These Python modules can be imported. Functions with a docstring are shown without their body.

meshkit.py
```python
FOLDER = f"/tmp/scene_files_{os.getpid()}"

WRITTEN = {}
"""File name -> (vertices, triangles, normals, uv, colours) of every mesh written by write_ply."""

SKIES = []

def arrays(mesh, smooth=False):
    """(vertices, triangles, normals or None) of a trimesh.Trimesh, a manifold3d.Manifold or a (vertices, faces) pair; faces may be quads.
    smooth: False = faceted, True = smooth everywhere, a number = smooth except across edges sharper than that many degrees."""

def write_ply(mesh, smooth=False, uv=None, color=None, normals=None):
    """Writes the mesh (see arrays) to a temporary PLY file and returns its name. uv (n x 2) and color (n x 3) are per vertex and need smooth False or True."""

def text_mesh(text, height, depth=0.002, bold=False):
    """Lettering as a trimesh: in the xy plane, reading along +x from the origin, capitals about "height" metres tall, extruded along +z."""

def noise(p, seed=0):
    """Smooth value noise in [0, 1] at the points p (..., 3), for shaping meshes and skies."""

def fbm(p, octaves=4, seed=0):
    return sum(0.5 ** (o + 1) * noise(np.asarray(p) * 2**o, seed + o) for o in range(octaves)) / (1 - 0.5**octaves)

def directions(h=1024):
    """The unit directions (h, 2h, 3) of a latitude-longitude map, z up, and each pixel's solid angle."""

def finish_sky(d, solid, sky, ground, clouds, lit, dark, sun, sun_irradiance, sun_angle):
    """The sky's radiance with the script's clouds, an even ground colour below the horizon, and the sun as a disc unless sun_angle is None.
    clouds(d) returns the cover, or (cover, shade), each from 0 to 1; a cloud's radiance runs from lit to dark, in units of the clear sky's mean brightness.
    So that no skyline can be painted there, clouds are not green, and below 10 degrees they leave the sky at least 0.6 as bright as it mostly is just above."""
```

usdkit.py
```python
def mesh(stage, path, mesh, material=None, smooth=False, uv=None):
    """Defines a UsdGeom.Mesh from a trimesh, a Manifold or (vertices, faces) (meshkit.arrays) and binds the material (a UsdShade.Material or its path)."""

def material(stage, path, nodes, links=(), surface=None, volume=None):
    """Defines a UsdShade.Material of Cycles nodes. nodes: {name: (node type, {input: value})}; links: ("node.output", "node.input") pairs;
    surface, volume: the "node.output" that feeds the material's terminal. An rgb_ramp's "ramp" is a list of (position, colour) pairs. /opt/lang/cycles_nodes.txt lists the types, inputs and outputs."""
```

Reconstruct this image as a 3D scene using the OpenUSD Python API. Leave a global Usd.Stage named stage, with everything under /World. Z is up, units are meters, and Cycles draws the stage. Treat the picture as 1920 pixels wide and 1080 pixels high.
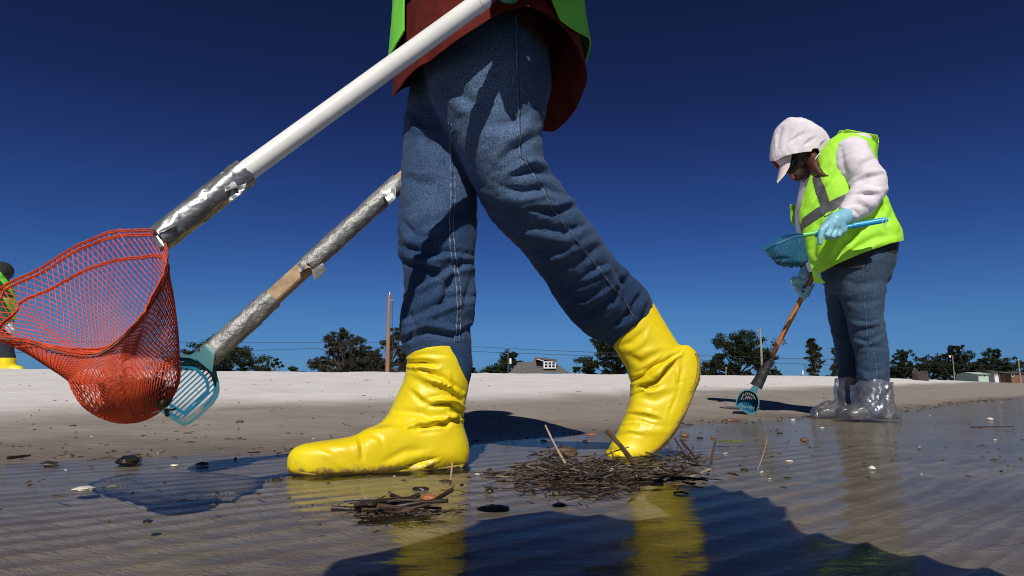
import math, random
import numpy as np, trimesh, shapely
from shapely.geometry import Polygon, LineString, Point, box
from shapely.ops import unary_union
from scipy.interpolate import PchipInterpolator
import scipy.sparse as sp
from pxr import Usd, UsdGeom, UsdLux, UsdShade, Gf, Sdf, Vt
import usdkit, meshkit

stage = Usd.Stage.CreateInMemory()
UsdGeom.SetStageUpAxis(stage, 'Z')
world = UsdGeom.Xform.Define(stage, '/World')
stage.SetDefaultPrim(world.GetPrim())

# ------------------------------------------------------------ camera, sky, sun, exposure
CAM_H = 0.16
FPX = 1280.0                       # focal length in pixels of the 1920 wide photograph (24 mm on 36 mm)
PITCH = math.atan(188 / FPX)
EXPOSURE = 0.0
SUN_EL = math.radians(42.0)
SUN_AZ = math.radians(181.0)       # atan2(x, y) of the direction towards the sun: behind the camera
SKY_STRENGTH = 0.08
SUN_INTENSITY = 1.0

cam = UsdGeom.Camera.Define(stage, '/World/camera')
cam.CreateHorizontalApertureAttr(36.0)
cam.CreateVerticalApertureAttr(20.25)
cam.CreateFocalLengthAttr(24.0)
cam.CreateClippingRangeAttr(Gf.Vec2f(0.02, 3000))
cam.CreateExposureAttr(EXPOSURE)
cam.AddTranslateOp().Set(Gf.Vec3d(0, 0, CAM_H))
cam.AddRotateXOp().Set(90 + math.degrees(PITCH))

sun = UsdLux.DistantLight.Define(stage, '/World/sun')
sun.CreateIntensityAttr(SUN_INTENSITY)
sun.CreateAngleAttr(0.5)
sun.CreateNormalizeAttr(True)
sun.CreateColorAttr(Gf.Vec3f(1.0, 0.95, 0.87))
sun_dir = np.array([math.sin(SUN_AZ) * math.cos(SUN_EL), math.cos(SUN_AZ) * math.cos(SUN_EL), math.sin(SUN_EL)])
sun.AddTransformOp().Set(Gf.Matrix4d().SetRotate(Gf.Rotation(Gf.Vec3d(0, 0, 1), Gf.Vec3d(*map(float, sun_dir)))))

sky = UsdLux.DomeLight.Define(stage, '/World/sky')
sky_mat = usdkit.material(stage, '/World/Looks/sky', {
    'tc': ('texture_coordinate', {}), 'xyz': ('separate_xyz', {}),
    'sky': ('sky_texture', {'sky_type': 'single_scattering', 'sun_disc': False, 'sun_elevation': SUN_EL, 'sun_rotation': SUN_AZ,
                            'altitude': 100.0, 'air_density': 1.0, 'aerosol_density': 0.35, 'ozone_density': 3.0}),
    # deep polarised blue: the clear sky taken down with height, the same all round
    'pol': ('rgb_ramp', {'ramp': [(0.0, (0.17, 0.40, 0.93)), (0.095, (0.18, 0.375, 0.72)), (0.211, (0.131, 0.238, 0.54)), (0.378, (0.089, 0.124, 0.305)), (0.51, (0.071, 0.099, 0.198)), (1.0, (0.068, 0.095, 0.19))]}),
    'mul': ('mix_color', {'blend_type': 'multiply', 'fac': 1.0, 'use_clamp': False}),
    'map': ('mapping', {'scale': (3.0, 3.0, 30.0), 'location': (2.0, 0.3, 0.4)}),
    'cn': ('noise_texture', {'scale': 1.6, 'detail': 5.0, 'roughness': 0.6, 'distortion': 0.4}),
    'cr': ('map_range', {'from_min': 0.60, 'from_max': 0.85, 'to_min': 0.0, 'to_max': 0.10, 'clamp': True}),
    'lowz': ('map_range', {'from_min': 0.06, 'from_max': 0.13, 'to_min': 1.0, 'to_max': 0.0, 'clamp': True}),
    'cf': ('math', {'math_type': 'multiply'}),
    'cm': ('mix_color', {'blend_type': 'mix', 'b': (5.0, 6.0, 7.5), 'use_clamp': False}),
    'bg': ('background_shader', {'strength': SKY_STRENGTH})},
    [('tc.generated', 'xyz.vector'), ('xyz.z', 'pol.fac'), ('sky.color', 'mul.a'), ('pol.color', 'mul.b'), ('tc.generated', 'map.vector'), ('map.vector', 'cn.vector'), ('cn.fac', 'cr.value'),
     ('xyz.z', 'lowz.value'), ('cr.result', 'cf.value1'), ('lowz.result', 'cf.value2'), ('cf.value', 'cm.fac'), ('mul.result', 'cm.a'), ('cm.result', 'bg.color')], surface='bg.background')
UsdShade.MaterialBindingAPI.Apply(sky.GetPrim()).Bind(sky_mat)

# ------------------------------------------------------------ helpers: rays of the measured camera, prims, labels
CP, SP = math.cos(PITCH), math.sin(PITCH)

def ray(px, py):
    d, e = (np.asarray(px, float) - 960) / FPX, (540 - np.asarray(py, float)) / FPX
    return np.stack([d, CP - e * SP + 0 * d, SP + e * CP + 0 * d], -1)

def W(px, py, Y):
    """the point at depth Y seen at a pixel of the 1920 x 1080 photograph"""
    r = ray(px, py)
    return np.array([0, 0, CAM_H]) + r * (np.asarray(Y, float) / r[..., 1])[..., None]

def proj(p):
    p = np.asarray(p, float) - [0, 0, CAM_H]
    zc = p[..., 1] * CP + p[..., 2] * SP
    up = -p[..., 1] * SP + p[..., 2] * CP
    zc = np.maximum(zc, 1e-3)
    return 960 + FPX * p[..., 0] / zc, 540 - FPX * up / zc

def ppm(px, py, Y):
    """pixels per metre there"""
    p = W(px, py, Y) - [0, 0, CAM_H]
    return FPX / (p[1] * CP + p[2] * SP)

COUNT = {}
def fresh(parent, name):
    k = (parent, name)
    n = COUNT.get(k, 0); COUNT[k] = n + 1
    return f'{parent}/{name}' + (f'_{n:03d}' if n else '')

def keys(prim, label=None, category=None, group=None, kind=None):
    for k, v in (('label', label), ('category', category), ('group', group), ('kind', kind)):
        if v: prim.SetCustomDataByKey(k, v)

def arr(mesh):
    if isinstance(mesh, tuple): 
        v, f = np.asarray(mesh[0], float), np.asarray(mesh[1], int)
        if f.shape[1] == 4: f = np.vstack([f[:, [0, 1, 2]], f[:, [0, 2, 3]]])
        return v, f
    if hasattr(mesh, 'to_mesh'):
        m = mesh.to_mesh(); return np.array(m.vert_properties[:, :3], float), np.array(m.tri_verts)
    return np.array(mesh.vertices, float), np.array(mesh.faces)

def put(path, mesh, mat, base=(0, 0, 0), smooth=35, prim=None):
    v, f = arr(mesh)
    m = usdkit.mesh(stage, path, (v - np.asarray(base), f), MAT[mat] if isinstance(mat, str) else mat, smooth=smooth)
    if prim:                                     # per-vertex scalars; need smooth True or False
        for k, a in prim.items():
            UsdGeom.PrimvarsAPI(m).CreatePrimvar(k, Sdf.ValueTypeNames.FloatArray, 'vertex').Set(Vt.FloatArray.FromNumpy(np.asarray(a, np.float32)))
    return m

class Thing:
    def __init__(s, name, label, category, base=(0, 0, 0), group=None, kind=None):
        s.base = np.asarray(base, float)
        s.path = fresh('/World', name)
        x = UsdGeom.Xform.Define(stage, s.path)
        x.AddTranslateOp().Set(Gf.Vec3d(*map(float, s.base)))
        keys(x.GetPrim(), label, category, group, kind)
    def part(s, name, mesh, mat, parent=None, label=None, smooth=35, kind=None, prim=None):
        m = put(fresh(parent or s.path, name), mesh, mat, s.base, smooth, prim)
        keys(m.GetPrim(), label, None, None, kind)
        return str(m.GetPath())

def solo(name, mesh, mat, label, category, group=None, kind=None, smooth=35, base=None, prim=None):
    """a thing that is one mesh; its origin at the middle of its foot"""
    v, f = arr(mesh)
    if base is None: base = np.array([*(v.min(0) + v.max(0))[:2] / 2, v[:, 2].min()])
    m = put(fresh('/World', name), (v, f), mat, base, smooth, prim)
    m.AddTranslateOp().Set(Gf.Vec3d(*map(float, base)))
    keys(m.GetPrim(), label, category, group, kind)
    return m

def cat(*ms):
    vs, fs, n = [], [], 0
    for m in ms:
        v, f = arr(m); vs.append(v); fs.append(f + n); n += len(v)
    return np.vstack(vs), np.vstack(fs)

# ------------------------------------------------------------ modelling: implicit tubes, surface nets, clipping to sheets
def E(a, b, Y, rd, p=None, tilt=0.0):
    """a section from pixel a to pixel b at depth Y (one number, or one for each end), rd deep"""
    Ya, Yb = Y if np.ndim(Y) else (Y, Y)
    A, B = W(*a, Ya), W(*b, Yb)
    u = (B - A) / 2
    v = np.array([0, 1.0, tilt]); v -= u * (v @ u) / (u @ u); v *= rd / np.linalg.norm(v)
    return np.concatenate([(A + B) / 2, u, v])

def S3(c, u, v):
    return np.concatenate([np.asarray(c, float), np.asarray(u, float), np.asarray(v, float)])

def smin(a, b, k):
    h = np.clip(0.5 + 0.5 * (b - a) / k, 0, 1)
    return b * (1 - h) + a * h - k * h * (1 - h)

class Tube:
    """an elliptical loft through sections; rounded ends; power = superellipse exponent"""
    def __init__(s, secs, sub=5, end=0.6, power=2.0):
        K = np.array(secs); n = len(K)
        t = np.concatenate([[0], np.cumsum(np.linalg.norm(np.diff(K[:, :3], axis=0), axis=1) + 1e-6)])
        s.K = PchipInterpolator(t, K)(np.interp(np.arange((n - 1) * sub + 1) / sub, np.arange(n), t)) if n > 2 else K
        s.end, s.power = end, power
        r = np.maximum(np.linalg.norm(s.K[:, 3:6], axis=1), np.linalg.norm(s.K[:, 6:9], axis=1))[:, None]
        s.lo, s.hi = (s.K[:, :3] - r).min(0), (s.K[:, :3] + r).max(0)
    def __call__(s, P, far=0.05):
        out = np.full(len(P), far)
        X, Yc, Zc = (np.ascontiguousarray(P[:, k]) for k in range(3))        # x never falls along the grid
        for a, b in zip(s.K[:-1], s.K[1:]):
            r = max(np.linalg.norm(x) for x in (a[3:6], a[6:9], b[3:6], b[6:9])) + far
            lo, hi = np.minimum(a[:3], b[:3]) - r, np.maximum(a[:3], b[:3]) + r
            i0, i1 = np.searchsorted(X, lo[0]), np.searchsorted(X, hi[0], 'right')
            y, z = Yc[i0:i1], Zc[i0:i1]
            k = i0 + np.nonzero((y > lo[1]) & (y < hi[1]) & (z > lo[2]) & (z < hi[2]))[0]
            if not len(k): continue
            q = P[k]; ax = b[:3] - a[:3]; L2 = max(ax @ ax, 1e-12)
            t = np.clip((q - a[:3]) @ ax / L2, 0, 1)[:, None]
            c = a[:3] + t * ax
            u, v = a[3:6] + t * (b[3:6] - a[3:6]), a[6:9] + t * (b[6:9] - a[6:9])
            ru, rv = np.linalg.norm(u, axis=1), np.linalg.norm(v, axis=1)
            d = q - c
            w = np.cross(u / ru[:, None], v / rv[:, None]); w /= np.maximum(np.linalg.norm(w, axis=1), 1e-9)[:, None]
            m = np.minimum(ru, rv)
            A, B, C = np.abs((d * u).sum(1)) / ru**2, np.abs((d * v).sum(1)) / rv**2, np.abs((d * w).sum(1)) / (m * s.end)
            p = s.power
            f = ((A**p + B**p + C**p) ** (1 / p) - 1) * m
            out[k] = np.minimum(out[k], f)
        return out

class Balls:
    """round tapered limbs: points (x, y, z, r)"""
    def __init__(s, pts):
        s.K = np.array(pts, float); s.lo = (s.K[:, :3] - s.K[:, 3:]).min(0); s.hi = (s.K[:, :3] + s.K[:, 3:]).max(0)
    def __call__(s, P, far=0.05):
        out = np.full(len(P), far)
        K = s.K if len(s.K) > 1 else np.vstack([s.K, s.K])
        for a, b in zip(K[:-1], K[1:]):
            ax = b[:3] - a[:3]; L2 = max(ax @ ax, 1e-12)
            t = np.clip((P - a[:3]) @ ax / L2, 0, 1)
            f = np.linalg.norm(P - a[:3] - t[:, None] * ax, axis=1) - (a[3] + t * (b[3] - a[3]))
            out = np.minimum(out, f)
        return out

def px_balls(pts):
    """pixel limbs: (px, py, Y, radius in pixels)"""
    return Balls([(*W(x, y, Y), r / ppm(x, y, Y)) for x, y, Y, r in pts])

def nets(f, lo, hi, h):
    lo, hi = np.asarray(lo, float) - 2.5 * h, np.asarray(hi, float) + 2.5 * h
    n = np.ceil((hi - lo) / h).astype(int) + 1
    g = [lo[k] + h * np.arange(n[k]) for k in range(3)]
    P = np.stack(np.meshgrid(*g, indexing='ij'), -1).reshape(-1, 3)
    F = f(P).reshape(n)
    F[[0, -1]] = 1; F[:, [0, -1]] = 1; F[:, :, [0, -1]] = 1
    I = F < 0
    c = [I[x:n[0] - 1 + x, y:n[1] - 1 + y, z:n[2] - 1 + z] for x in (0, 1) for y in (0, 1) for z in (0, 1)]
    s = sum(q.astype(np.int8) for q in c)
    mask = (s > 0) & (s < 8)
    cell = np.argwhere(mask); idx = np.full(mask.shape, -1); idx[mask] = np.arange(len(cell))
    acc, cnt = np.zeros((len(cell), 3)), np.zeros(len(cell))
    off = np.array([(x, y, z) for x in (0, 1) for y in (0, 1) for z in (0, 1)])
    for i in range(8):
        for j in range(i + 1, 8):
            if np.abs(off[i] - off[j]).sum() != 1: continue
            a, b = cell + off[i], cell + off[j]
            fa, fb = F[tuple(a.T)], F[tuple(b.T)]
            k = (fa < 0) != (fb < 0)
            t = (fa[k] / (fa[k] - fb[k]))[:, None]
            acc[k] += a[k] + t * (b[k] - a[k]); cnt[k] += 1
    V = lo + h * acc / cnt[:, None]
    quads = []
    for ax in range(3):
        sl0 = [slice(None)] * 3; sl1 = [slice(None)] * 3
        sl0[ax] = slice(0, -1); sl1[ax] = slice(1, None)
        d = I[tuple(sl0)].astype(np.int8) - I[tuple(sl1)].astype(np.int8)
        e = np.argwhere(d != 0); sg = d[tuple(e.T)]
        o = [k for k in range(3) if k != ax]
        ok = (e[:, o[0]] > 0) & (e[:, o[1]] > 0) & (e[:, o[0]] < n[o[0]] - 1) & (e[:, o[1]] < n[o[1]] - 1)
        e, sg = e[ok], sg[ok]
        def at(da, db):
            q = e.copy(); q[:, o[0]] += da; q[:, o[1]] += db; return idx[tuple(q.T)]
        Q = np.stack([at(-1, -1), at(0, -1), at(0, 0), at(-1, 0)], 1)
        flip = (sg < 0) ^ (ax == 1)
        Q[flip] = Q[flip][:, ::-1]
        quads.append(Q)
    Q = np.vstack(quads)
    return V, np.vstack([Q[:, [0, 1, 2]], Q[:, [0, 2, 3]]])

def blob(tubes, h, k=0.01, extra=None, smooth=3):
    lo = np.min([t.lo for t in tubes], 0); hi = np.max([t.hi for t in tubes], 0)
    def f(P):
        a = tubes[0](P)
        for t in tubes[1:]: a = smin(a, t(P), k)
        return extra(P, a) if extra else a
    v, fc = nets(f, lo, hi, h)
    return relax(v, fc, smooth), fc

def relax(v, f, it=3, lam=0.5, mu=-0.53):
    if not it: return v
    e = np.vstack([f[:, [0, 1]], f[:, [1, 2]], f[:, [2, 0]]])
    A = sp.coo_matrix((np.ones(len(e)), (e[:, 0], e[:, 1])), (len(v),) * 2).tocsr(); A = ((A + A.T) > 0).astype(float)
    D = sp.diags(1 / np.maximum(np.asarray(A.sum(1)).ravel(), 1)) @ A
    for _ in range(it):
        v = v + lam * (D @ v - v); v = v + mu * (D @ v - v)
    return v

def normals(v, f):
    n = np.zeros_like(v); fn = np.cross(v[f[:, 1]] - v[f[:, 0]], v[f[:, 2]] - v[f[:, 0]])
    for k in range(3): np.add.at(n, f[:, k], fn)
    return n / np.maximum(np.linalg.norm(n, axis=1), 1e-12)[:, None]

def inflate(m, d):
    v, f = m
    return v + normals(v, f) * (np.asarray(d)[:, None] if np.ndim(d) else d), f

def clip(m, s):
    """keep where the per-vertex scalar s > 0"""
    v, f = m; s = np.where(np.abs(s) < 1e-7, 1e-7, s)
    cut, new = {}, []
    def edge(a, b):
        k = (min(a, b), max(a, b))
        if k not in cut:
            t = s[a] / (s[a] - s[b]); cut[k] = len(v) + len(new); new.append(v[a] + t * (v[b] - v[a]))
        return cut[k]
    ins = s[f] > 0; c = ins.sum(1)
    out = [f[c == 3]]; extra = []
    for t, i in zip(f[(c == 1) | (c == 2)], ins[(c == 1) | (c == 2)]):
        if i.sum() == 1:
            k = int(np.argmax(i)); a, b, d = t[k], t[(k + 1) % 3], t[(k + 2) % 3]
            extra.append((a, edge(a, b), edge(a, d)))
        else:
            k = int(np.argmin(i)); a, b, d = t[k], t[(k + 1) % 3], t[(k + 2) % 3]
            p, q = edge(a, b), edge(a, d)
            extra += [(p, b, d), (p, d, q)]
    if extra: out.append(np.array(extra))
    F = np.vstack(out); V = np.vstack([v, np.array(new)]) if new else v
    used = np.unique(F); re = np.full(len(V), -1); re[used] = np.arange(len(used))
    return V[used], re[F]

def solidify(m, th):
    v, f = m; n = len(v); nn = normals(v, f)
    e = np.vstack([f[:, [0, 1]], f[:, [1, 2]], f[:, [2, 0]]])
    key = np.sort(e, 1); _, inv, cnt = np.unique(key, axis=0, return_inverse=True, return_counts=True)
    b = e[cnt[inv.ravel()] == 1]
    wall = np.vstack([np.stack([b[:, 1], b[:, 0], b[:, 0] + n], 1), np.stack([b[:, 1], b[:, 0] + n, b[:, 1] + n], 1)])
    return np.vstack([v, v - nn * th]), np.vstack([f, f[:, ::-1] + n, wall])

def poly_sd(px, py, pts):
    """signed distance (pixels, positive inside) to a closed polygon"""
    p = np.array(pts, float); q = np.roll(p, -1, 0)
    X = np.stack([px, py], -1)
    d = np.full(len(X), 1e9); ins = np.zeros(len(X), bool)
    for a, b in zip(p, q):
        ab = b - a; t = np.clip(((X - a) @ ab) / max(ab @ ab, 1e-9), 0, 1)
        d = np.minimum(d, np.linalg.norm(X - a - t[:, None] * ab, axis=1))
        with np.errstate(divide='ignore', invalid='ignore'):
            c = ((a[1] > X[:, 1]) != (b[1] > X[:, 1])) & (X[:, 0] < (b[0] - a[0]) * (X[:, 1] - a[1]) / (b[1] - a[1]) + a[0])
        ins ^= c
    return np.where(ins, d, -d)

def facing(v, n):
    r = v - [0, 0, CAM_H]; r /= np.linalg.norm(r, axis=1)[:, None]
    return -(r * n).sum(1)

def creases(m, lines):
    """press folds into a surface: (points seen from the front, half-width px, depth m, which side bulges)"""
    v, f = m
    for pts, w, d, side in lines:
        n = normals(v, f); px, py = proj(v); X = np.stack([px, py], -1)
        p = np.array(pts, float); L = np.concatenate([[0], np.cumsum(np.linalg.norm(np.diff(p, axis=0), axis=1))])
        best = np.full(len(v), 1e9); sd = np.zeros(len(v)); tt = np.zeros(len(v))
        for i, (a, b) in enumerate(zip(p[:-1], p[1:])):
            ab = b - a; l = np.linalg.norm(ab); t = np.clip(((X - a) @ ab) / l**2, 0, 1)
            dd = np.linalg.norm(X - a - t[:, None] * ab, axis=1)
            k = dd < best
            best[k] = dd[k]; sd[k] = (dd * np.sign(ab[0] * (X - a)[:, 1] - ab[1] * (X - a)[:, 0]))[k]; tt[k] = (L[i] + t * l)[k] / L[-1]
        taper = np.clip(np.sin(np.pi * np.clip(tt, 0.04, 0.96)), 0, 1) ** 0.6
        w_ = w * (0.5 + 0.5 * taper)
        prof = -np.exp(-(sd / w_) ** 2) * (best < 4 * w) + 0.75 * np.exp(-((sd - side * 1.9 * w_) / (1.15 * w_)) ** 2) * (best < 5 * w)
        g = np.clip(facing(v, n) * 3 + 0.4, 0, 1)
        v = v + n * (d * taper * g * prof * np.exp(-np.maximum(best - 2.5 * w, 0) / w))[:, None]
    return v, f

def nz(p, s, seed=0, octv=3):
    return meshkit.fbm(np.asarray(p) * s, octv, seed) - 0.5

def folds(m, amp, scale, seed, stretch=(1, 1, 1), ridge=True):
    v, f = m; n = normals(v, f)
    a = nz(v * np.array(stretch), scale, seed, 3)
    a = (0.5 - np.abs(a) * 4) * 0.5 if ridge else a * 2
    return v + n * (amp * a)[:, None], f

def sweep(pts, r, sides=8, caps=True):
    """a tube along points; r a number or one per point"""
    p = np.asarray(pts, float); n = len(p); r = np.broadcast_to(r, n)
    t = np.gradient(p, axis=0); t /= np.maximum(np.linalg.norm(t, axis=1), 1e-12)[:, None]
    ref = np.array([0.0, 0, 1]) if abs(t[0, 2]) < 0.9 else np.array([1.0, 0, 0])
    V = []
    for k in range(n):
        a = np.cross(t[k], ref); a /= np.linalg.norm(a); b = np.cross(t[k], a); ref = np.cross(a, t[k]) if False else ref
        th = np.arange(sides) * 2 * np.pi / sides
        V.append(p[k] + r[k] * (np.cos(th)[:, None] * a + np.sin(th)[:, None] * b))
    V = np.vstack(V); i = np.arange(sides); j = (i + 1) % sides
    F = []
    for k in range(n - 1):
        a, b = k * sides, (k + 1) * sides
        F += [np.stack([a + i, b + i, b + j], 1), np.stack([a + i, b + j, a + j], 1)]
    if caps:
        V = np.vstack([V, p[0], p[-1]]); c = n * sides
        F += [np.stack([0 * i + c, i, j], 1), np.stack([0 * i + c + 1, (n - 1) * sides + j, (n - 1) * sides + i], 1)]
    return V, np.vstack(F)

def prism(poly, Y0, Y1, Yx=0.0, x0=0.0, Yy=0.0, y0=0.0):
    """a flat outline (pixels) at depth Y0 given thickness to Y1; tilt Yx per pixel across, Yy per pixel down"""
    ms = []
    for g in getattr(poly, 'geoms', [poly]):
        if g.area < 0.5: continue
        t = trimesh.creation.extrude_polygon(g, 1.0, engine='earcut')
        v = np.array(t.vertices); Y = Y0 + (Y1 - Y0) * v[:, 2] + Yx * (v[:, 0] - x0) + Yy * (v[:, 1] - y0)
        ms.append((W(v[:, 0], v[:, 1], Y), np.array(t.faces)))
    v, f = cat(*ms)
    t = trimesh.Trimesh(v, f, process=False)
    return v, (f[:, ::-1] if t.volume < 0 else f)

def boxm(c, size, rz=0.0):
    t = trimesh.creation.box(size); t.apply_transform(trimesh.transformations.rotation_matrix(rz, [0, 0, 1])); t.apply_translation(c)
    return np.array(t.vertices), np.array(t.faces)

def hull(pts):
    t = trimesh.convex.convex_hull(np.asarray(pts, float)); return np.array(t.vertices), np.array(t.faces)

def smoothstep(a, b, x):
    t = np.clip((x - a) / (b - a), 0, 1); return t * t * (3 - 2 * t)

# ------------------------------------------------------------ materials
MAT = {}
def pbr(name, c1, c2=None, scale=20.0, rough=0.6, bump=None, metallic=0.0, stretch=(1, 1, 1), spec=0.5, sheen=0.0, detail=4.0, lo=0.35, hi=0.65, coat=0.0, trans=0.0, dirt=None, rough2=None, bumps2=None):
    n = {'tc': ('texture_coordinate', {}), 'mp': ('mapping', {'scale': stretch}), 'nz': ('noise_texture', {'scale': scale, 'detail': detail, 'roughness': 0.6}),
         'rp': ('rgb_ramp', {'ramp': [(lo, c1), (hi, c2 or c1)]}),
         'p': ('principled_bsdf', {'roughness': rough, 'metallic': metallic, 'specular_ior_level': spec, 'sheen_weight': sheen, 'coat_weight': coat, 'transmission_weight': trans})}
    l = [('tc.object', 'mp.vector'), ('mp.vector', 'nz.vector'), ('nz.fac', 'rp.fac')]
    col = 'rp.color'
    if dirt:                                    # (primvar, colour, noise scale): stains that belong to the thing itself
        n |= {'at': ('attribute', {'attribute': dirt[0]}), 'dn': ('noise_texture', {'scale': dirt[2], 'detail': 6.0, 'roughness': 0.7}),
              'da': ('math', {'math_type': 'add'}), 'dr': ('map_range', {'from_min': 0.92, 'from_max': 1.12, 'clamp': True, 'to_max': dirt[3] if len(dirt) > 3 else 0.9}), 'dm': ('mix_color', {'b': dirt[1]})}
        l += [('tc.object', 'dn.vector'), ('at.fac', 'da.value1'), ('dn.fac', 'da.value2'), ('da.value', 'dr.value'), ('dr.result', 'dm.fac'), (col, 'dm.a')]
        col = 'dm.result'
    l.append((col, 'p.base_color'))
    if rough2 is not None:
        n['rr'] = ('map_range', {'from_min': 0.3, 'from_max': 0.7, 'to_min': rough, 'to_max': rough2, 'clamp': True}); l += [('nz.fac', 'rr.value'), ('rr.result', 'p.roughness')]
    if bump:                                    # (scale, distance, strength)
        n |= {'bn': ('noise_texture', {'scale': bump[0], 'detail': 5.0, 'roughness': 0.6}), 'b': ('bump', {'distance': bump[1], 'strength': bump[2] if len(bump) > 2 else 1.0})}
        l += [('mp.vector', 'bn.vector'), ('bn.fac', 'b.height'), ('b.normal', 'p.normal')]
    MAT[name] = usdkit.material(stage, f'/World/Looks/{name}', n, l, surface='p.BSDF')
# ------------------------------------------------------------ materials of the scene
pbr('boot_rubber', (0.74, 0.56, 0.006), (0.84, 0.68, 0.012), 9, 0.36, bump=(60, 0.002, 0.35), spec=0.45, dirt=('dirt', (0.20, 0.13, 0.05), 55), rough2=0.5)
pbr('maroon_cloth', (0.10, 0.012, 0.010), (0.14, 0.018, 0.014), 30, 0.9, bump=(350, 0.001, 0.5), spec=0.2)
pbr('lime_cloth', (0.36, 0.80, 0.03), (0.42, 0.86, 0.05), 14, 0.7, bump=(260, 0.001, 0.4))
pbr('lime_green_cloth', (0.18, 0.72, 0.05), (0.22, 0.78, 0.07), 14, 0.7, bump=(260, 0.001, 0.4))
pbr('grey_reflective', (0.07, 0.07, 0.075), (0.10, 0.10, 0.105), 40, 0.45, bump=(200, 0.001, 0.3))
pbr('white_cloth', (0.66, 0.61, 0.66), (0.74, 0.69, 0.74), 12, 0.75, bump=(120, 0.002, 0.35))
pbr('pink_cloth', (0.62, 0.50, 0.50), (0.70, 0.58, 0.58), 20, 0.75)
pbr('white_cord', (0.75, 0.74, 0.72), None, 20, 0.7)
pbr('teal_glove', (0.01, 0.22, 0.17), (0.015, 0.28, 0.22), 30, 0.35)
pbr('blue_glove', (0.20, 0.46, 0.58), (0.26, 0.54, 0.66), 25, 0.42, bump=(90, 0.001, 0.3))
pbr('pipe_plastic', (0.80, 0.80, 0.78), (0.72, 0.72, 0.69), 6, 0.32, stretch=(1, 1, 1), bump=(30, 0.001, 0.1))
pbr('grey_grip', (0.10, 0.105, 0.11), None, 30, 0.5)
pbr('duct_tape', (0.24, 0.25, 0.26), (0.36, 0.37, 0.38), 25, 0.30, bump=(60, 0.003, 0.25), metallic=0.7, rough2=0.42)
pbr('weathered_tape', (0.19, 0.19, 0.19), (0.33, 0.33, 0.32), 40, 0.38, bump=(110, 0.005, 0.6), metallic=0.55, rough2=0.52)
pbr('black_tape', (0.018, 0.018, 0.02), (0.03, 0.03, 0.032), 40, 0.5, bump=(120, 0.002, 0.5))
pbr('raw_wood', (0.30, 0.19, 0.10), (0.46, 0.32, 0.19), 8, 0.7, bump=(60, 0.002, 0.5), stretch=(6, 6, 6))
pbr('varnished_wood', (0.36, 0.13, 0.035), (0.50, 0.21, 0.06), 12, 0.45, bump=(60, 0.001, 0.3))
pbr('net_cord', (0.48, 0.046, 0.010), (0.64, 0.075, 0.018), 40, 0.6)
pbr('boot_sole', (0.30, 0.20, 0.012), (0.50, 0.36, 0.02), 30, 0.5, dirt=('dirt', (0.10, 0.07, 0.035), 60))
pbr('blue_net_cord', (0.01, 0.12, 0.20), (0.015, 0.16, 0.25), 60, 0.6)
pbr('steel_wire', (0.5, 0.5, 0.48), None, 40, 0.35, metallic=0.9)
pbr('teal_plastic', (0.008, 0.115, 0.20), (0.014, 0.16, 0.27), 15, 0.38, dirt=('dirt', (0.25, 0.2, 0.14), 80))
pbr('grey_teal_plastic', (0.045, 0.15, 0.17), (0.06, 0.19, 0.21), 15, 0.45)
pbr('blue_handle', (0.005, 0.30, 0.62), (0.01, 0.34, 0.66), 15, 0.35)
pbr('green_plastic', (0.16, 0.62, 0.12), None, 15, 0.4)
pbr('skin', (0.045, 0.024, 0.016), (0.06, 0.032, 0.021), 30, 0.5)
pbr('lips', (0.28, 0.03, 0.03), None, 30, 0.4)
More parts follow.
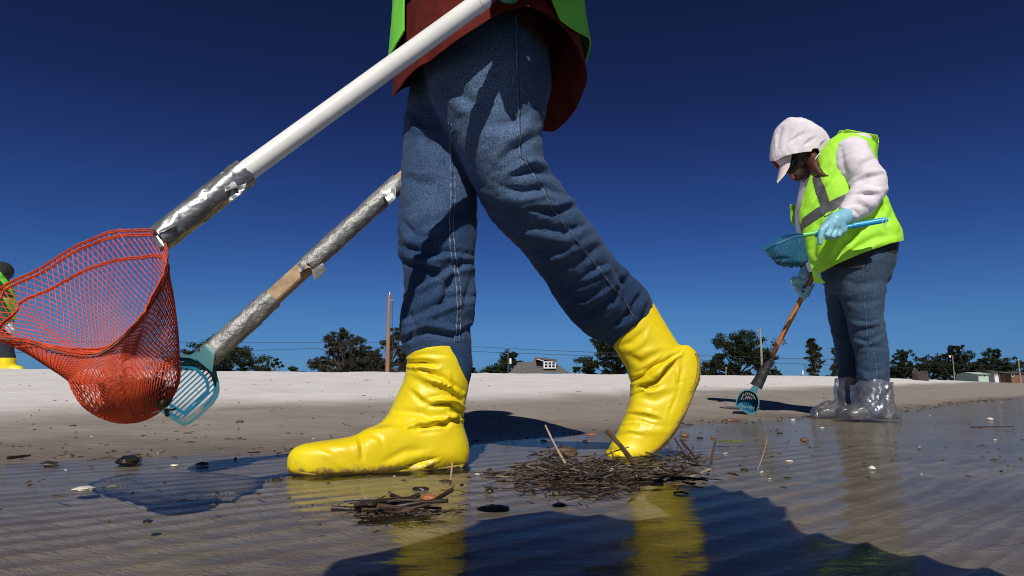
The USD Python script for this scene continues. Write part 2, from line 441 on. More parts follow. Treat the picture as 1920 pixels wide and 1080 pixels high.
pbr('dark_lens', (0.006, 0.006, 0.007), None, 30, 0.15)
pbr('brown_hair', (0.055, 0.020, 0.010), (0.10, 0.036, 0.016), 60, 0.45, stretch=(1, 1, 0.2))
pbr('dark_red_cloth', (0.20, 0.015, 0.015), None, 30, 0.8)
pbr('dark_green_cloth', (0.008, 0.045, 0.026), (0.012, 0.075, 0.045), 20, 0.8)
pbr('dark_trousers', (0.010, 0.013, 0.022), (0.016, 0.020, 0.034), 20, 0.85)
pbr('black_cloth', (0.015, 0.015, 0.017), None, 20, 0.85)
pbr('shoe_grey', (0.05, 0.05, 0.055), (0.10, 0.09, 0.085), 30, 0.6)
pbr('bark', (0.05, 0.042, 0.034), (0.10, 0.085, 0.07), 3, 0.9)
pbr('pole_wood', (0.24, 0.13, 0.07), (0.33, 0.19, 0.11), 4, 0.85, stretch=(1, 1, 0.1))
pbr('grey_pole_wood', (0.26, 0.23, 0.20), (0.34, 0.31, 0.27), 4, 0.85, stretch=(1, 1, 0.1))
pbr('wire_black', (0.012, 0.012, 0.014), None, 5, 0.6)
pbr('roof_shingle', (0.085, 0.080, 0.077), (0.14, 0.13, 0.125), 5, 0.9, bump=(20, 0.02, 0.5))
pbr('white_paint', (0.78, 0.78, 0.76), None, 5, 0.5)
pbr('grey_siding', (0.35, 0.34, 0.33), (0.40, 0.39, 0.38), 3, 0.7)
pbr('brown_siding', (0.16, 0.08, 0.05), (0.20, 0.11, 0.07), 3, 0.7)
pbr('pale_green_paint', (0.42, 0.56, 0.46), (0.46, 0.60, 0.50), 3, 0.6)
pbr('window_glass', (0.015, 0.018, 0.022), None, 3, 0.08)
pbr('piling_wood', (0.022, 0.018, 0.016), (0.085, 0.07, 0.06), 7, 0.9, stretch=(3, 3, 0.35), bump=(14, 0.02, 0.8))
pbr('stick_dark', (0.014, 0.008, 0.006), (0.045, 0.026, 0.017), 30, 0.33, rough2=0.6, bump=(200, 0.001, 0.6))
pbr('stick_brown', (0.05, 0.029, 0.018), (0.12, 0.074, 0.046), 30, 0.5, bump=(200, 0.001, 0.6))
pbr('reed_pale', (0.32, 0.24, 0.17), (0.46, 0.37, 0.28), 30, 0.6, bump=(200, 0.001, 0.6))
pbr('shell_black', (0.010, 0.009, 0.009), (0.03, 0.026, 0.022), 40, 0.12, bump=(80, 0.003, 0.8))
pbr('shell_white', (0.62, 0.57, 0.48), (0.75, 0.71, 0.63), 60, 0.4, bump=(90, 0.002, 0.6))
pbr('leaf_orange', (0.30, 0.085, 0.03), (0.40, 0.14, 0.05), 60, 0.5, bump=(120, 0.002, 0.6))
pbr('leaf_green', (0.09, 0.14, 0.025), (0.14, 0.19, 0.04), 60, 0.5)
pbr('pebble_brown', (0.10, 0.045, 0.025), (0.17, 0.085, 0.05), 60, 0.4, bump=(90, 0.002, 0.6))
pbr('litter_dark', (0.03, 0.022, 0.017), (0.09, 0.065, 0.045), 40, 0.7)
pbr('stitch_thread', (0.06, 0.09, 0.15), (0.34, 0.38, 0.44), 80, 0.8)

def denim(name, dark, mid, worn, twill=420.0):
    MAT[name] = usdkit.material(stage, f'/World/Looks/{name}', {
        'tc': ('texture_coordinate', {}),
        'big': ('noise_texture', {'scale': 5.0, 'detail': 4.0, 'roughness': 0.55}),
        'mp': ('mapping', {'scale': (1.0, 1.0, 0.45), 'rotation': (0.3, 0.2, 0.5)}),
        'fine': ('noise_texture', {'scale': twill, 'detail': 3.0, 'roughness': 0.75}),
        'at': ('attribute', {'attribute': 'worn'}),
        'ad': ('math', {'math_type': 'add'}),
        'r1': ('map_range', {'from_min': 0.42, 'from_max': 1.05, 'clamp': True}),
        'c1': ('mix_color', {'a': mid, 'b': worn}),
        'r2': ('map_range', {'from_min': 0.36, 'from_max': 0.64, 'clamp': True}),
        'c2': ('mix_color', {'a': dark}),
        'b': ('bump', {'distance': 0.0012, 'strength': 0.6}),
        'p': ('principled_bsdf', {'roughness': 0.9, 'specular_ior_level': 0.15, 'sheen_weight': 0.04})},
        [('tc.object', 'big.vector'), ('tc.object', 'mp.vector'), ('mp.vector', 'fine.vector'), ('big.fac', 'ad.value1'), ('at.fac', 'ad.value2'),
         ('ad.value', 'r1.value'), ('r1.result', 'c1.fac'), ('fine.fac', 'r2.value'), ('r2.result', 'c2.fac'), ('c1.result', 'c2.b'),
         ('c2.result', 'p.base_color'), ('fine.fac', 'b.height'), ('b.normal', 'p.normal')], surface='p.BSDF')
denim('denim', (0.009, 0.019, 0.043), (0.031, 0.078, 0.188), (0.16, 0.25, 0.42), 620.0)
denim('denim_grey', (0.013, 0.026, 0.050), (0.044, 0.084, 0.150), (0.12, 0.175, 0.255), 300)

MAT['leaves'] = usdkit.material(stage, '/World/Looks/leaves', {
    'g': ('geometry', {}), 'rp': ('rgb_ramp', {'ramp': [(0.0, (0.018, 0.028, 0.010)), (0.6, (0.040, 0.054, 0.018)), (1.0, (0.085, 0.088, 0.032))]}),
    'd': ('principled_bsdf', {'roughness': 0.6, 'specular_ior_level': 0.3}), 't': ('translucent_bsdf', {'color': (0.05, 0.07, 0.015)}), 'm': ('mix_closure', {'fac': 0.18})},
    [('g.random_per_island', 'rp.fac'), ('rp.color', 'd.base_color'), ('d.BSDF', 'm.closure1'), ('t.BSDF', 'm.closure2')], surface='m.closure')
MAT['dry_leaves'] = usdkit.material(stage, '/World/Looks/dry_leaves', {
    'g': ('geometry', {}), 'rp': ('rgb_ramp', {'ramp': [(0.0, (0.028, 0.030, 0.016)), (0.6, (0.060, 0.058, 0.034)), (1.0, (0.12, 0.10, 0.07))]}),
    'd': ('principled_bsdf', {'roughness': 0.7, 'specular_ior_level': 0.2})},
    [('g.random_per_island', 'rp.fac'), ('rp.color', 'd.base_color')], surface='d.BSDF')
MAT['clear_plastic'] = usdkit.material(stage, '/World/Looks/clear_plastic', {
    'tc': ('texture_coordinate', {}), 'n': ('noise_texture', {'scale': 34.0, 'detail': 3.0, 'roughness': 0.5, 'distortion': 1.6}), 'b': ('bump', {'distance': 0.008, 'strength': 0.7}),
    't': ('transparent_bsdf', {'color': (0.93, 0.94, 0.95)}), 'g': ('glossy_bsdf', {'roughness': 0.13, 'color': (0.95, 0.95, 0.95)}), 'd': ('diffuse_bsdf', {'color': (0.70, 0.71, 0.73)}),
    'f': ('fresnel', {'IOR': 1.5}), 'm1': ('mix_closure', {}), 'm2': ('mix_closure', {'fac': 0.09}), 'k': ('math', {'math_type': 'multiply_add', 'value2': 0.7, 'value3': 0.07})},
    [('tc.object', 'n.vector'), ('n.fac', 'b.height'), ('b.normal', 'g.normal'), ('t.BSDF', 'm2.closure1'), ('d.BSDF', 'm2.closure2'), ('f.fac', 'k.value1'), ('k.value', 'm1.fac'),
     ('m2.closure', 'm1.closure1'), ('g.BSDF', 'm1.closure2')], surface='m1.closure')

# ------------------------------------------------------------ the beach: one sheet, a berm, ripples under a film of water
SHORE = np.array([(-70, -33), (-1.09, 1.50), (-0.61, 1.74), (-0.127, 2.07), (0.30, 2.50), (0.82, 3.12), (1.475, 3.72), (2.85, 5.05), (5.03, 7.77), (9.13, 12.33), (300, 330)])
def terrain(x, y, fine=True):
    x, y = np.asarray(x, float), np.asarray(y, float)
    ys = np.interp(x, SHORE[:, 0], SHORE[:, 1])
    s = (y - ys) * 0.76
    P = np.stack([x, y, 0 * x], -1)
    s = s + 0.10 * nz(P, 2.3, 5) * smoothstep(2.0, 0.3, np.abs(s)) + 0.03 * nz(P, 9, 6) * smoothstep(0.8, 0.1, np.abs(s))
    yc = np.maximum(12 + 0.6 * x, ys + 6)
    H = np.clip(0.44 + 0.004 * x, 0.36, 0.5)
    t = np.clip(s / 0.76 / (yc - ys), 0, 3)
    f = t - np.maximum(t - 0.75, 0) ** 2 * 1.0
    f = np.where(t > 1.25, 1.0, np.where(t < 1.25, np.minimum(f, 1.0), f))
    z = H * np.minimum(f, 1.0) - 0.035 * np.maximum(y - yc - 2.5, 0)
    z = np.maximum(z, np.where(y > yc + 2.5, 0.12, -1))
    sea = np.maximum(-s, 0)
    z = np.where(s < 0, -np.minimum(0.008 * sea + 0.010 * smoothstep(0, 0.5, sea), 0.35), z)
    if fine:
        warp = 0.05 * nz(P, 2.1, 1) + 0.02 * nz(P, 6.0, 2)
        ph = ((-0.656 * x + 0.755 * y) + warp) / 0.060 * 2 * np.pi
        w = 1 - np.sqrt(np.sin(ph / 2 + 0.2 * np.sin(ph)) ** 2 + 0.03); w = w - 0.34
        amp = 0.0078 * smoothstep(0.12, 0.75, sea) * (0.45 + 1.1 * np.clip(nz(P, 3.0, 3) + 0.5, 0, 1)) * smoothstep(9, 3, np.hypot(x, y))
        z = z + amp * w
        dry = smoothstep(-0.05, 0.5, s)
        z = z + dry * (0.004 * nz(P, 7, 11) + 0.0022 * nz(P, 28, 12)) + smoothstep(0.9, 3, s) * (0.030 * nz(P, 1.9, 13) + 0.020 * nz(P, 4.3, 14)) * (0.4 + 0.6 * smoothstep(2, 7, s))
    return z

def dryness(x, y, z):
    P = np.stack([x, y, 0 * x], -1)
    zb = np.maximum(0.108 + 0.0165 * x, 0.05)
    return smoothstep(-0.036, 0.034, z - zb + 0.045 * nz(P, 0.9, 21, 4) + 0.02 * nz(P, 5.0, 22, 3))

def axis(lo, hi, h, g, far_lo, far_hi):
    a = list(np.arange(lo, hi, h))
    d, x = h, hi
    while x < far_hi: a.append(x); d *= g; x += d
    d, x, b = h, lo, []
    while x > far_lo: d *= g; x -= d; b.append(x)
    return np.array(b[::-1] + a)

def sheet(xs, ys):
    X, Y = np.meshgrid(xs, ys, indexing='ij'); n, m = X.shape
    i = np.arange(n * m).reshape(n, m)
    q = np.stack([i[:-1, :-1], i[1:, :-1], i[1:, 1:], i[:-1, 1:]], -1).reshape(-1, 4)
    return X.ravel(), Y.ravel(), np.vstack([q[:, [0, 1, 2]], q[:, [0, 2, 3]]])

gx, gy, gf = sheet(axis(-0.85, 1.0, 0.0088, 1.036, -700, 700), axis(0.56, 1.7, 0.0088, 1.032, -500, 900))
gz = terrain(gx, gy)
far = np.hypot(gx, gy) > 260
gz[far] = np.minimum(gz[far], 0.1)
dry = dryness(gx, gy, gz)
# washed-up damp line and water soak: 1 where the sand is soaked
soak = smoothstep(0.035, -0.004, gz - 0.03 * nz(np.stack([gx, gy, 0 * gx], -1), 2.5, 31))
MAT['sand'] = usdkit.material(stage, '/World/Looks/sand', {
    'g': ('geometry', {}),
    'dry': ('attribute', {'attribute': 'dry'}), 'soak': ('attribute', {'attribute': 'soak'}),
    'n1': ('noise_texture', {'scale': 3.0, 'detail': 8.0, 'roughness': 0.65}),
    'n2': ('noise_texture', {'scale': 420.0, 'detail': 3.0, 'roughness': 0.8}),
    'mp': ('mapping', {'scale': (1.0, 2.2, 1.0)}),
    'n3': ('noise_texture', {'scale': 11.0, 'detail': 6.0, 'roughness': 0.7}),
    'n4': ('noise_texture', {'scale': 2.2, 'detail': 5.0, 'roughness': 0.7, 'distortion': 0.8}),
    'cd': ('mix_color', {'a': (0.66, 0.625, 0.605), 'b': (0.82, 0.79, 0.775)}),
    'ct': ('mix_color', {'a': (0.25, 0.214, 0.185), 'b': (0.35, 0.308, 0.272)}),
    'cw': ('mix_color', {'a': (0.160, 0.128, 0.094), 'b': (0.265, 0.218, 0.168)}),
    'r1': ('map_range', {'from_min': 0.3, 'from_max': 0.7, 'clamp': True}),
    'r2': ('map_range', {'from_min': 0.3, 'from_max': 0.7, 'to_min': 0.82, 'to_max': 1.16, 'clamp': True}),
    'sm': ('mapping', {'rotation': (0, 0, -0.72), 'scale': (1.1, 5.5, 1.0)}), 'sn': ('noise_texture', {'scale': 1.5, 'detail': 7.0, 'roughness': 0.72}), 'sr': ('map_range', {'from_min': 0.61, 'from_max': 0.74, 'to_max': 0.45, 'clamp': True}), 'cs': ('mix_color', {'b': (0.52, 0.485, 0.45)}),
    'm1': ('mix_color', {}), 'm2': ('mix_color', {}),
    'ra': ('map_range', {'from_min': 0.60, 'from_max': 0.72, 'clamp': True, 'to_max': 0.55}),
    'rs': ('math', {'math_type': 'multiply'}),
    'alg': ('mix_color', {'b': (0.075, 0.095, 0.022)}),
    'gr': ('vector_math', {'math_type': 'scale'}),
    'rr': ('map_range', {'from_min': 0.0, 'from_max': 1.0, 'to_min': 0.9, 'to_max': 0.42}),
    'b1': ('bump', {'distance': 0.0016, 'strength': 0.7}), 'b2': ('bump', {'distance': 0.022, 'strength': 0.6}),
    'p': ('principled_bsdf', {'specular_ior_level': 0.35})},
    [('g.position', 'n1.vector'), ('g.position', 'n2.vector'), ('g.position', 'mp.vector'), ('mp.vector', 'n3.vector'), ('g.position', 'n4.vector'),
     ('n1.fac', 'r1.value'), ('r1.result', 'cd.fac'), ('r1.result', 'ct.fac'), ('r1.result', 'cw.fac'),
     ('dry.fac', 'm1.fac'), ('g.position', 'sm.vector'), ('sm.vector', 'sn.vector'), ('sn.fac', 'sr.value'), ('sr.result', 'cs.fac'), ('ct.result', 'cs.a'), ('cs.result', 'm1.a'), ('cd.result', 'm1.b'), ('soak.fac', 'm2.fac'), ('m1.result', 'm2.a'), ('cw.result', 'm2.b'),
     ('n4.fac', 'ra.value'), ('ra.result', 'rs.value1'), ('soak.fac', 'rs.value2'), ('rs.value', 'alg.fac'), ('m2.result', 'alg.a'),
     ('n2.fac', 'r2.value'), ('alg.result', 'gr.vector1'), ('r2.result', 'gr.scale'), ('gr.vector', 'p.base_color'),
     ('soak.fac', 'rr.value'), ('rr.result', 'p.roughness'), ('n3.fac', 'b2.height'), ('b2.normal', 'b1.normal'), ('n2.fac', 'b1.height'), ('b1.normal', 'p.normal')], surface='p.BSDF')
g = put('/World/beach_ground', (np.stack([gx, gy, gz], 1), gf), 'sand', smooth=True, prim={'dry': dry, 'soak': soak})
keys(g.GetPrim(), 'pale sand beach rising from rippled wet flats to a white sand berm', 'beach', None, 'structure')

MAT['water'] = usdkit.material(stage, '/World/Looks/water', {
    'g': ('geometry', {}), 'mp': ('mapping', {'rotation': (0, 0, -0.716), 'scale': (6.0, 26.0, 1.0)}),
    'n': ('noise_texture', {'scale': 1.6, 'detail': 4.0, 'roughness': 0.6}), 'b': ('bump', {'distance': 0.0016, 'strength': 0.55}),
    't': ('transparent_bsdf', {'color': (0.97, 0.98, 0.97)}), 's': ('glossy_bsdf', {'roughness': 0.03, 'color': (1, 1, 1)}), 'f': ('fresnel', {'IOR': 1.33}), 'k': ('math', {'math_type': 'multiply', 'value2': 0.40}), 'm': ('mix_closure', {})},
    [('g.position', 'mp.vector'), ('mp.vector', 'n.vector'), ('n.fac', 'b.height'), ('b.normal', 's.normal'), ('f.fac', 'k.value1'), ('k.value', 'm.fac'), ('t.BSDF', 'm.closure1'), ('s.BSDF', 'm.closure2')], surface='m.closure')
wx, wy, wf = sheet(axis(-0.9, 1.1, 0.0115, 1.05, -700, 700), axis(0.5, 1.9, 0.0105, 1.045, -500, 420))
P_ = np.stack([wx, wy, 0 * wx], -1)
ph = ((-0.656 * wx + 0.755 * wy) + 0.05 * nz(P_, 2.1, 1) + 0.02 * nz(P_, 6, 2)) / 0.060 * 2 * np.pi
nearw = smoothstep(8, 2, np.hypot(wx, wy))
wz = (0.00042 * np.sin(ph + 0.4) * (0.15 + 1.3 * np.clip(nz(P_, 2.6, 41) + 0.5, 0, 1)) + 0.0016 * nz(P_ * [1, 1.6, 1], 7, 42)) * nearw
deep = (terrain(wx, wy, False) < 0.03)
wf = wf[deep[wf].any(1)]
used = np.unique(wf); re_ = np.full(len(wx), -1); re_[used] = np.arange(len(used))
w = put('/World/water', (np.stack([wx, wy, wz], 1)[used], re_[wf]), 'water', smooth=True)
keys(w.GetPrim(), 'thin clear film of sea water over the rippled sand', 'water', None, 'structure')

def ground_at(px, py):
    """where a pixel's ray meets the beach"""
    px, py = np.atleast_1d(np.asarray(px, float)), np.atleast_1d(np.asarray(py, float))
    Y = np.concatenate([np.arange(0.55, 6, 0.01), np.arange(6, 40, 0.05)])
    out = []
    for a, b in zip(px, py):
        p = W(np.full(len(Y), a), np.full(len(Y), b), Y)
        d = p[:, 2] - np.maximum(terrain(p[:, 0], p[:, 1], False), 0)
        k = np.nonzero(d <= 0)[0]
        out.append(p[k[0]] if len(k) else p[-1])
    return np.array(out)

# ------------------------------------------------------------ trees, poles, wires and houses beyond the berm
BASE_Z = 0.1
def leaves(rng, c, rad, n, size):
    d = rng.normal(size=(n, 3)); d /= np.linalg.norm(d, axis=1)[:, None]
    p = c + d * np.asarray(rad) * (rng.random(n) ** 0.45)[:, None]
    a = rng.normal(size=(n, 3)); a /= np.linalg.norm(a, axis=1)[:, None]
    b = np.cross(a, rng.normal(size=(n, 3))); b /= np.linalg.norm(b, axis=1)[:, None]
    s = size * rng.uniform(0.6, 1.4, n)[:, None]
    v = np.stack([p - a * s, p + b * s * 0.55, p + a * s, p - b * s * 0.55], 1).reshape(-1, 3)
    i = np.arange(n) * 4
    return v, np.vstack([np.stack([i, i + 1, i + 2], 1), np.stack([i, i + 2, i + 3], 1)])

def tree(name, label, x0, x1, ytop, Y, style, seed, n_leaf=5200):
    """tapered trunk, limbs to every clump, and a crown of leaf clumps that fills the outline unevenly"""
    rng = np.random.default_rng(seed)
    cx = (x0 + x1) / 2; top = W(cx, ytop, Y); k = ppm(cx, ytop, Y)
    wd, h = (x1 - x0) / k / 2, top[2] - BASE_Z
    base = np.array([top[0], Y, BASE_Z])
    low = {'oak': 0.26, 'feather': 0.24, 'pine': 0.22, 'bush': 0.1, 'sapling': 0.55}[style]
    N = {'oak': 46, 'feather': 52, 'pine': 40, 'bush': 16, 'sapling': 7}[style]
    q = {'oak': 0.24, 'feather': 0.20, 'pine': 0.24, 'bush': 0.36, 'sapling': 0.26}[style]
    tops = rng.uniform(-0.55, 0.55, 3); tall = rng.uniform(0.72, 1.0, 3); tall[int(rng.integers(3))] = 1.0
    clumps, limbs, trunk = [], [], []
    fork = base + [rng.normal() * 0.06 * wd, 0, h * (low + 0.02)]
    for i in range(N):
        if style == 'pine':
            t = rng.uniform(0, 1) ** 0.8; z = h * (low + (0.97 - low) * t)
            r = wd * (1.0 - 0.82 * t) * rng.uniform(0.15, 0.85); a = rng.uniform(0, 2 * np.pi)
            c = base + [r * np.cos(a) - 0.22 * wd * (t - 0.4), r * np.sin(a), z]
            rad = np.array([1.2, 1.2, 0.55]) * q * wd * rng.uniform(0.6, 1.1) * (1.1 - 0.6 * t)
        else:
            u = rng.uniform(-0.82, 0.82); env = max(np.exp(-((u - tp) / 0.42) ** 2) * tl for tp, tl in zip(tops, tall)) * np.sqrt(max(1 - (u * 0.86) ** 2, 0.05))
            env = max(env, 0.35 * (1 - abs(u)) + 0.12)
            z = h * (low + (0.95 - low) * env * rng.uniform(0.05, 1.0) ** 0.6)
            rad = np.array([1.15, 1.15, 0.8]) * q * wd * rng.uniform(0.55, 1.2); rad[2] = min(rad[2], 0.13 * h)
            c = base + [u * wd * 0.98, rng.uniform(-0.75, 0.75) * wd * np.sqrt(1 - u * u), z]
        clumps.append((c, rad))
        limbs.append((c, fork + (c - fork) * 0.5 + rng.normal(size=3) * 0.07 * wd + [0, 0, -0.04 * h]))
    if style in ('oak', 'feather'):                     # understorey that closes the crown towards the ground
        for i in range(20):
            u = rng.uniform(-0.95, 0.95); clumps.append((base + [u * wd, rng.uniform(-0.4, 0.6) * wd, h * rng.uniform(0.16, 0.40)], np.array([1.1, 1.1, 0.9]) * q * wd * rng.uniform(0.45, 0.8) * [1, 1, 0.6]))
    if style == 'pine': trunk = [sweep([base - [0, 0, 0.3], fork, base + [-0.05 * wd, 0, h * 0.6], base + [-0.12 * wd, 0, h * 0.97]], [0.035 * h, 0.03 * h, 0.018 * h, 0.003 * h], 7)]
    else: trunk = [sweep([base - [0, 0, 0.3], base * 0.5 + fork * 0.5 + rng.normal(size=3) * [0.03 * wd, 0.03, 0], fork], [0.06 * h, 0.045 * h, 0.038 * h], 7)]
    for n_, (c, m) in enumerate(limbs):
        if style == 'pine': s = base + [-0.12 * wd * (c[2] - base[2]) / h, 0, max(c[2] - base[2] - 0.05 * h, 0.15 * h)]
        else: s = base + (fork - base) * rng.uniform(0.75, 1.0)
        if n_ % 3 == 0 or style != 'oak':
            trunk.append(sweep([s, m, c], [0.017 * h, 0.011 * h, 0.004 * h], 5, False))
        if style in ('feather', 'pine', 'sapling'):
            for _ in range(6):
                e = c + rng.normal(size=3) * np.array([0.22, 0.22, 0.2]) * wd * 0.7
                e[2] = min(e[2], top[2])
                trunk.append(sweep([m * 0.25 + c * 0.75, e], [0.005 * h, 0.0015 * h], 4, False))
    lf = []; per = max(int(n_leaf * 1.9 / len(clumps)), 10)
    size = {'oak': 0.010, 'feather': 0.0085, 'pine': 0.009, 'bush': 0.018, 'sapling': 0.011}[style] * h + 0.06
    for c, rad in clumps:
        for _ in range(5):
            o = np.clip(rng.normal(size=3), -1.3, 1.3) * rad * 0.55
            lf.append(leaves(rng, c + o, rad * rng.uniform(0.3, 0.62), per // 5, size))
    T = Thing(name, label, 'tree', base, 'trees behind the sand berm')
    T.part('trunk', cat(*trunk), 'bark', smooth=60)
    T.part('crown', cat(*lf), 'dry_leaves' if style in ('feather', 'pine') else 'leaves', smooth=False)

tree('oak_tree', 'dark rounded oak behind the taped wooden handle of the blue scoop', 306, 500, 633, 95, 'oak', 1, 17000)
tree('sapling_tree', 'thin crooked sapling with three small leaf tufts on the berm edge', 496, 532, 670, 80, 'sapling', 2, 700)
tree('bushy_tree', 'low round bush beside the thin crooked sapling', 536, 584, 681, 80, 'bush', 3, 1600)
tree('feathery_tree', 'sparse feathery tree with brown twigs, farther from the brown utility pole', 584, 704, 609, 90, 'feather', 4, 12000)
tree('feathery_tree', 'tall airy tree directly behind the brown utility pole', 668, 790, 607, 92, 'feather', 5, 13000)
tree('bushy_tree', 'small low bush right behind the heel of the planted yellow boot', 868, 908, 683, 90, 'bush', 6, 1400)
tree('oak_tree', 'compact round oak beside the grey roofed house', 902, 988, 653, 88, 'oak', 7, 8500)
tree('oak_tree', 'big ragged oak partly hidden by the raised yellow boot', 1078, 1218, 612, 95, 'oak', 8, 10000)
tree('oak_tree', 'widest oak with open crown and visible limbs behind the pale utility pole', 1306, 1452, 617, 100, 'oak', 9, 12000)
tree('bushy_tree', 'low bush under the orange handle of the far scoop', 1424, 1466, 680, 90, 'bush', 10, 1500)
tree('pine_tree', 'ragged leaning pine between the orange handle and the denim legs', 1492, 1558, 632, 90, 'pine', 11, 7500)
tree('feathery_tree', 'sparse tree half hidden behind the legs of the worker in the white hood', 1552, 1612, 640, 95, 'feather', 12, 4500)
tree('oak_tree', 'narrow dark oak rising behind the first wooden piling', 1646, 1712, 650, 110, 'oak', 13, 9000)
tree('oak_tree', 'small forked oak right above the second wooden piling', 1700, 1770, 660, 110, 'oak', 14, 9000)
tree('oak_tree', 'tall lumpy oak behind the pole with the white lamp', 1756, 1836, 648, 112, 'oak', 15, 12000)
tree('oak_tree', 'open topped oak above the pale green cabin', 1812, 1896, 652, 115, 'oak', 16, 11000)
tree('oak_tree', 'low spreading oak at the far end of the berm above the brown house', 1856, 1960, 670, 120, 'oak', 17, 10000)

def pole(label, px, ytop, Y, r, mat, kind):
    t = W(px, ytop, Y)
    T = Thing('utility_pole', label, 'utility pole', (t[0], Y, BASE_Z), 'utility poles behind the berm')
    T.part('pole', sweep([(t[0], Y, BASE_Z - 0.5), t], [r * 1.15, r * 0.8], 10), mat)
    if kind == 'top':
        T.part('insulator', sweep([t + [0.05, -0.12, 0], t + [0.05, -0.12, 0.28]], 0.06, 8), 'white_paint')
        T.part('bracket', boxm(t + [0.25, -0.1, -0.55], (0.5, 0.08, 0.08)), 'grey_pole_wood')
        T.part('ground_wire', sweep([t + [0.33, -0.1, -0.4], (t[0] + 0.62, Y - 0.1, BASE_Z)], 0.022, 5), 'wire_black')
    if kind == 'transformer':
        T.part('transformer', sweep([t + [0.24, -0.15, -1.65], t + [0.24, -0.15, -1.05]], 0.12, 12), 'white_paint')
    if kind == 'arm':
        T.part('cross_arm', boxm(t + [-0.2, -0.1, -0.35], (0.7, 0.06, 0.06)), 'grey_pole_wood')
        T.part('ground_wire', sweep([t + [0.2, -0.1, -1.0], (t[0] + 1.6, Y - 0.1, BASE_Z + 2)], 0.02, 5), 'wire_black')
    if kind == 'lamp':
        T.part('lamp', sweep([t + [-0.5, -0.2, -0.2], t + [-0.5, -0.2, 0.1]], 0.13, 10), 'white_paint')
        T.part('lamp_arm', sweep([t + [0, -0.1, 0], t + [-0.5, -0.2, 0.1]], 0.04, 6), 'grey_pole_wood')
pole('tall orange brown wooden utility pole left of the near worker', 730, 553, 70, 0.20, 'pole_wood', 'top')
pole('thin pole with a white transformer beside the grey roofed house', 953, 654, 75, 0.065, 'bark', 'transformer')
pole('pale wooden utility pole standing before the widest oak', 1425, 615, 78, 0.13, 'grey_pole_wood', 'arm')
pole('pole with a white lamp before the tall lumpy oak', 1786, 668, 95, 0.07, 'grey_pole_wood', 'lamp')
pole('pale short pole at the far end by the brown house', 1909, 672, 100, 0.11, 'grey_pole_wood', '')

def wire(label, pts, Y, r=0.024):
    p = np.array(pts, float); xs = np.linspace(p[0, 0], p[-1, 0], 60)
    ys = PchipInterpolator(p[:, 0], p[:, 1])(xs)
    solo('power_line', sweep(W(xs, ys, np.full(60, Y)), r, 5), 'wire_black', label, 'power line', 'power lines over the berm')
wire('upper black power line running across behind both workers', [(-80, 640), (320, 641.5), (720, 642), (885, 650), (1100, 660), (1510, 673), (1960, 690)], 76)
wire('lower black power line running below the other one', [(-80, 661), (300, 659), (470, 657), (660, 652), (885, 659), (1100, 667), (1495, 682), (1960, 700)], 76.5)

def house():
    Y = 82; c = W(1010, 697, Y)
    T = Thing('house', 'house with a hipped grey shingle roof and a white three window dormer', 'house', (c[0], Y + 3, BASE_Z))
    def p(x, y, d): return W(x, y, Y + d)
    e = 700                       # eaves stay below the crest of the berm
    T.part('wall', boxm((c[0], Y + 3.6, BASE_Z + 0.7), (6.2, 6.0, 1.5)), 'grey_siding')
    main = hull([p(983, e, 0), p(1070, e, 0), p(983, e, 7), p(1070, e, 7), p(1003, 670, 3.2), p(1025, 670, 3.2)])
    side = hull([p(954, e, 0.8), p(1010, e, 0.8), p(954, e, 6), p(1010, e, 6), p(972, 679, 2.6), p(1000, 679, 2.6)])
    T.part('roof', main, 'roof_shingle', smooth=False); T.part('roof', side, 'roof_shingle', smooth=False)
    T.part('dormer_wall', hull([p(1019, 691.5, 0.5), p(1042.5, 691.5, 0.5), p(1019, 677, 0.5), p(1042.5, 677, 0.5), p(1015, 684, 2.6), p(1042, 684, 2.6), p(1015, 674.5, 2.6), p(1042, 676, 2.6)]), 'grey_siding', smooth=False)
    T.part('dormer_roof', hull([p(1006, 673, 0.6), p(1044.5, 677.6, 0.1), p(1044.5, 676.2, 0.1), p(1006, 672.2, 0.6), p(1004, 670.4, 3.4), p(1042, 674, 3.4), p(1042, 673.2, 3.4), p(1004, 670, 3.4)]), 'roof_shingle', smooth=False)
    T.part('barge_board', hull([p(1006, 673.6, 0.30), p(1020, 677.6, 0.30), p(1020, 676.4, 0.30), p(1006, 672.6, 0.30), p(1006, 673.6, 0.24), p(1020, 677.6, 0.24), p(1020, 676.4, 0.24), p(1006, 672.6, 0.24)]), 'white_paint', smooth=False)
    fr = T.part('window', prism(box(1019.5, 677.8, 1042, 690.8).difference(unary_union([box(1021.5 + 6.9 * i, 679.2 + 5.4 * j, 1026.6 + 6.9 * i, 683.6 + 5.4 * j) for i in range(3) for j in range(2)])), Y + 0.42, Y + 0.30), 'white_paint', smooth=False)
    for i in range(3):
        for j in range(2):
            T.part('pane', prism(box(1021.5 + 6.9 * i, 679.2 + 5.4 * j, 1026.6 + 6.9 * i, 683.6 + 5.4 * j), Y + 0.44, Y + 0.41), 'window_glass', parent=fr, smooth=False)
house()

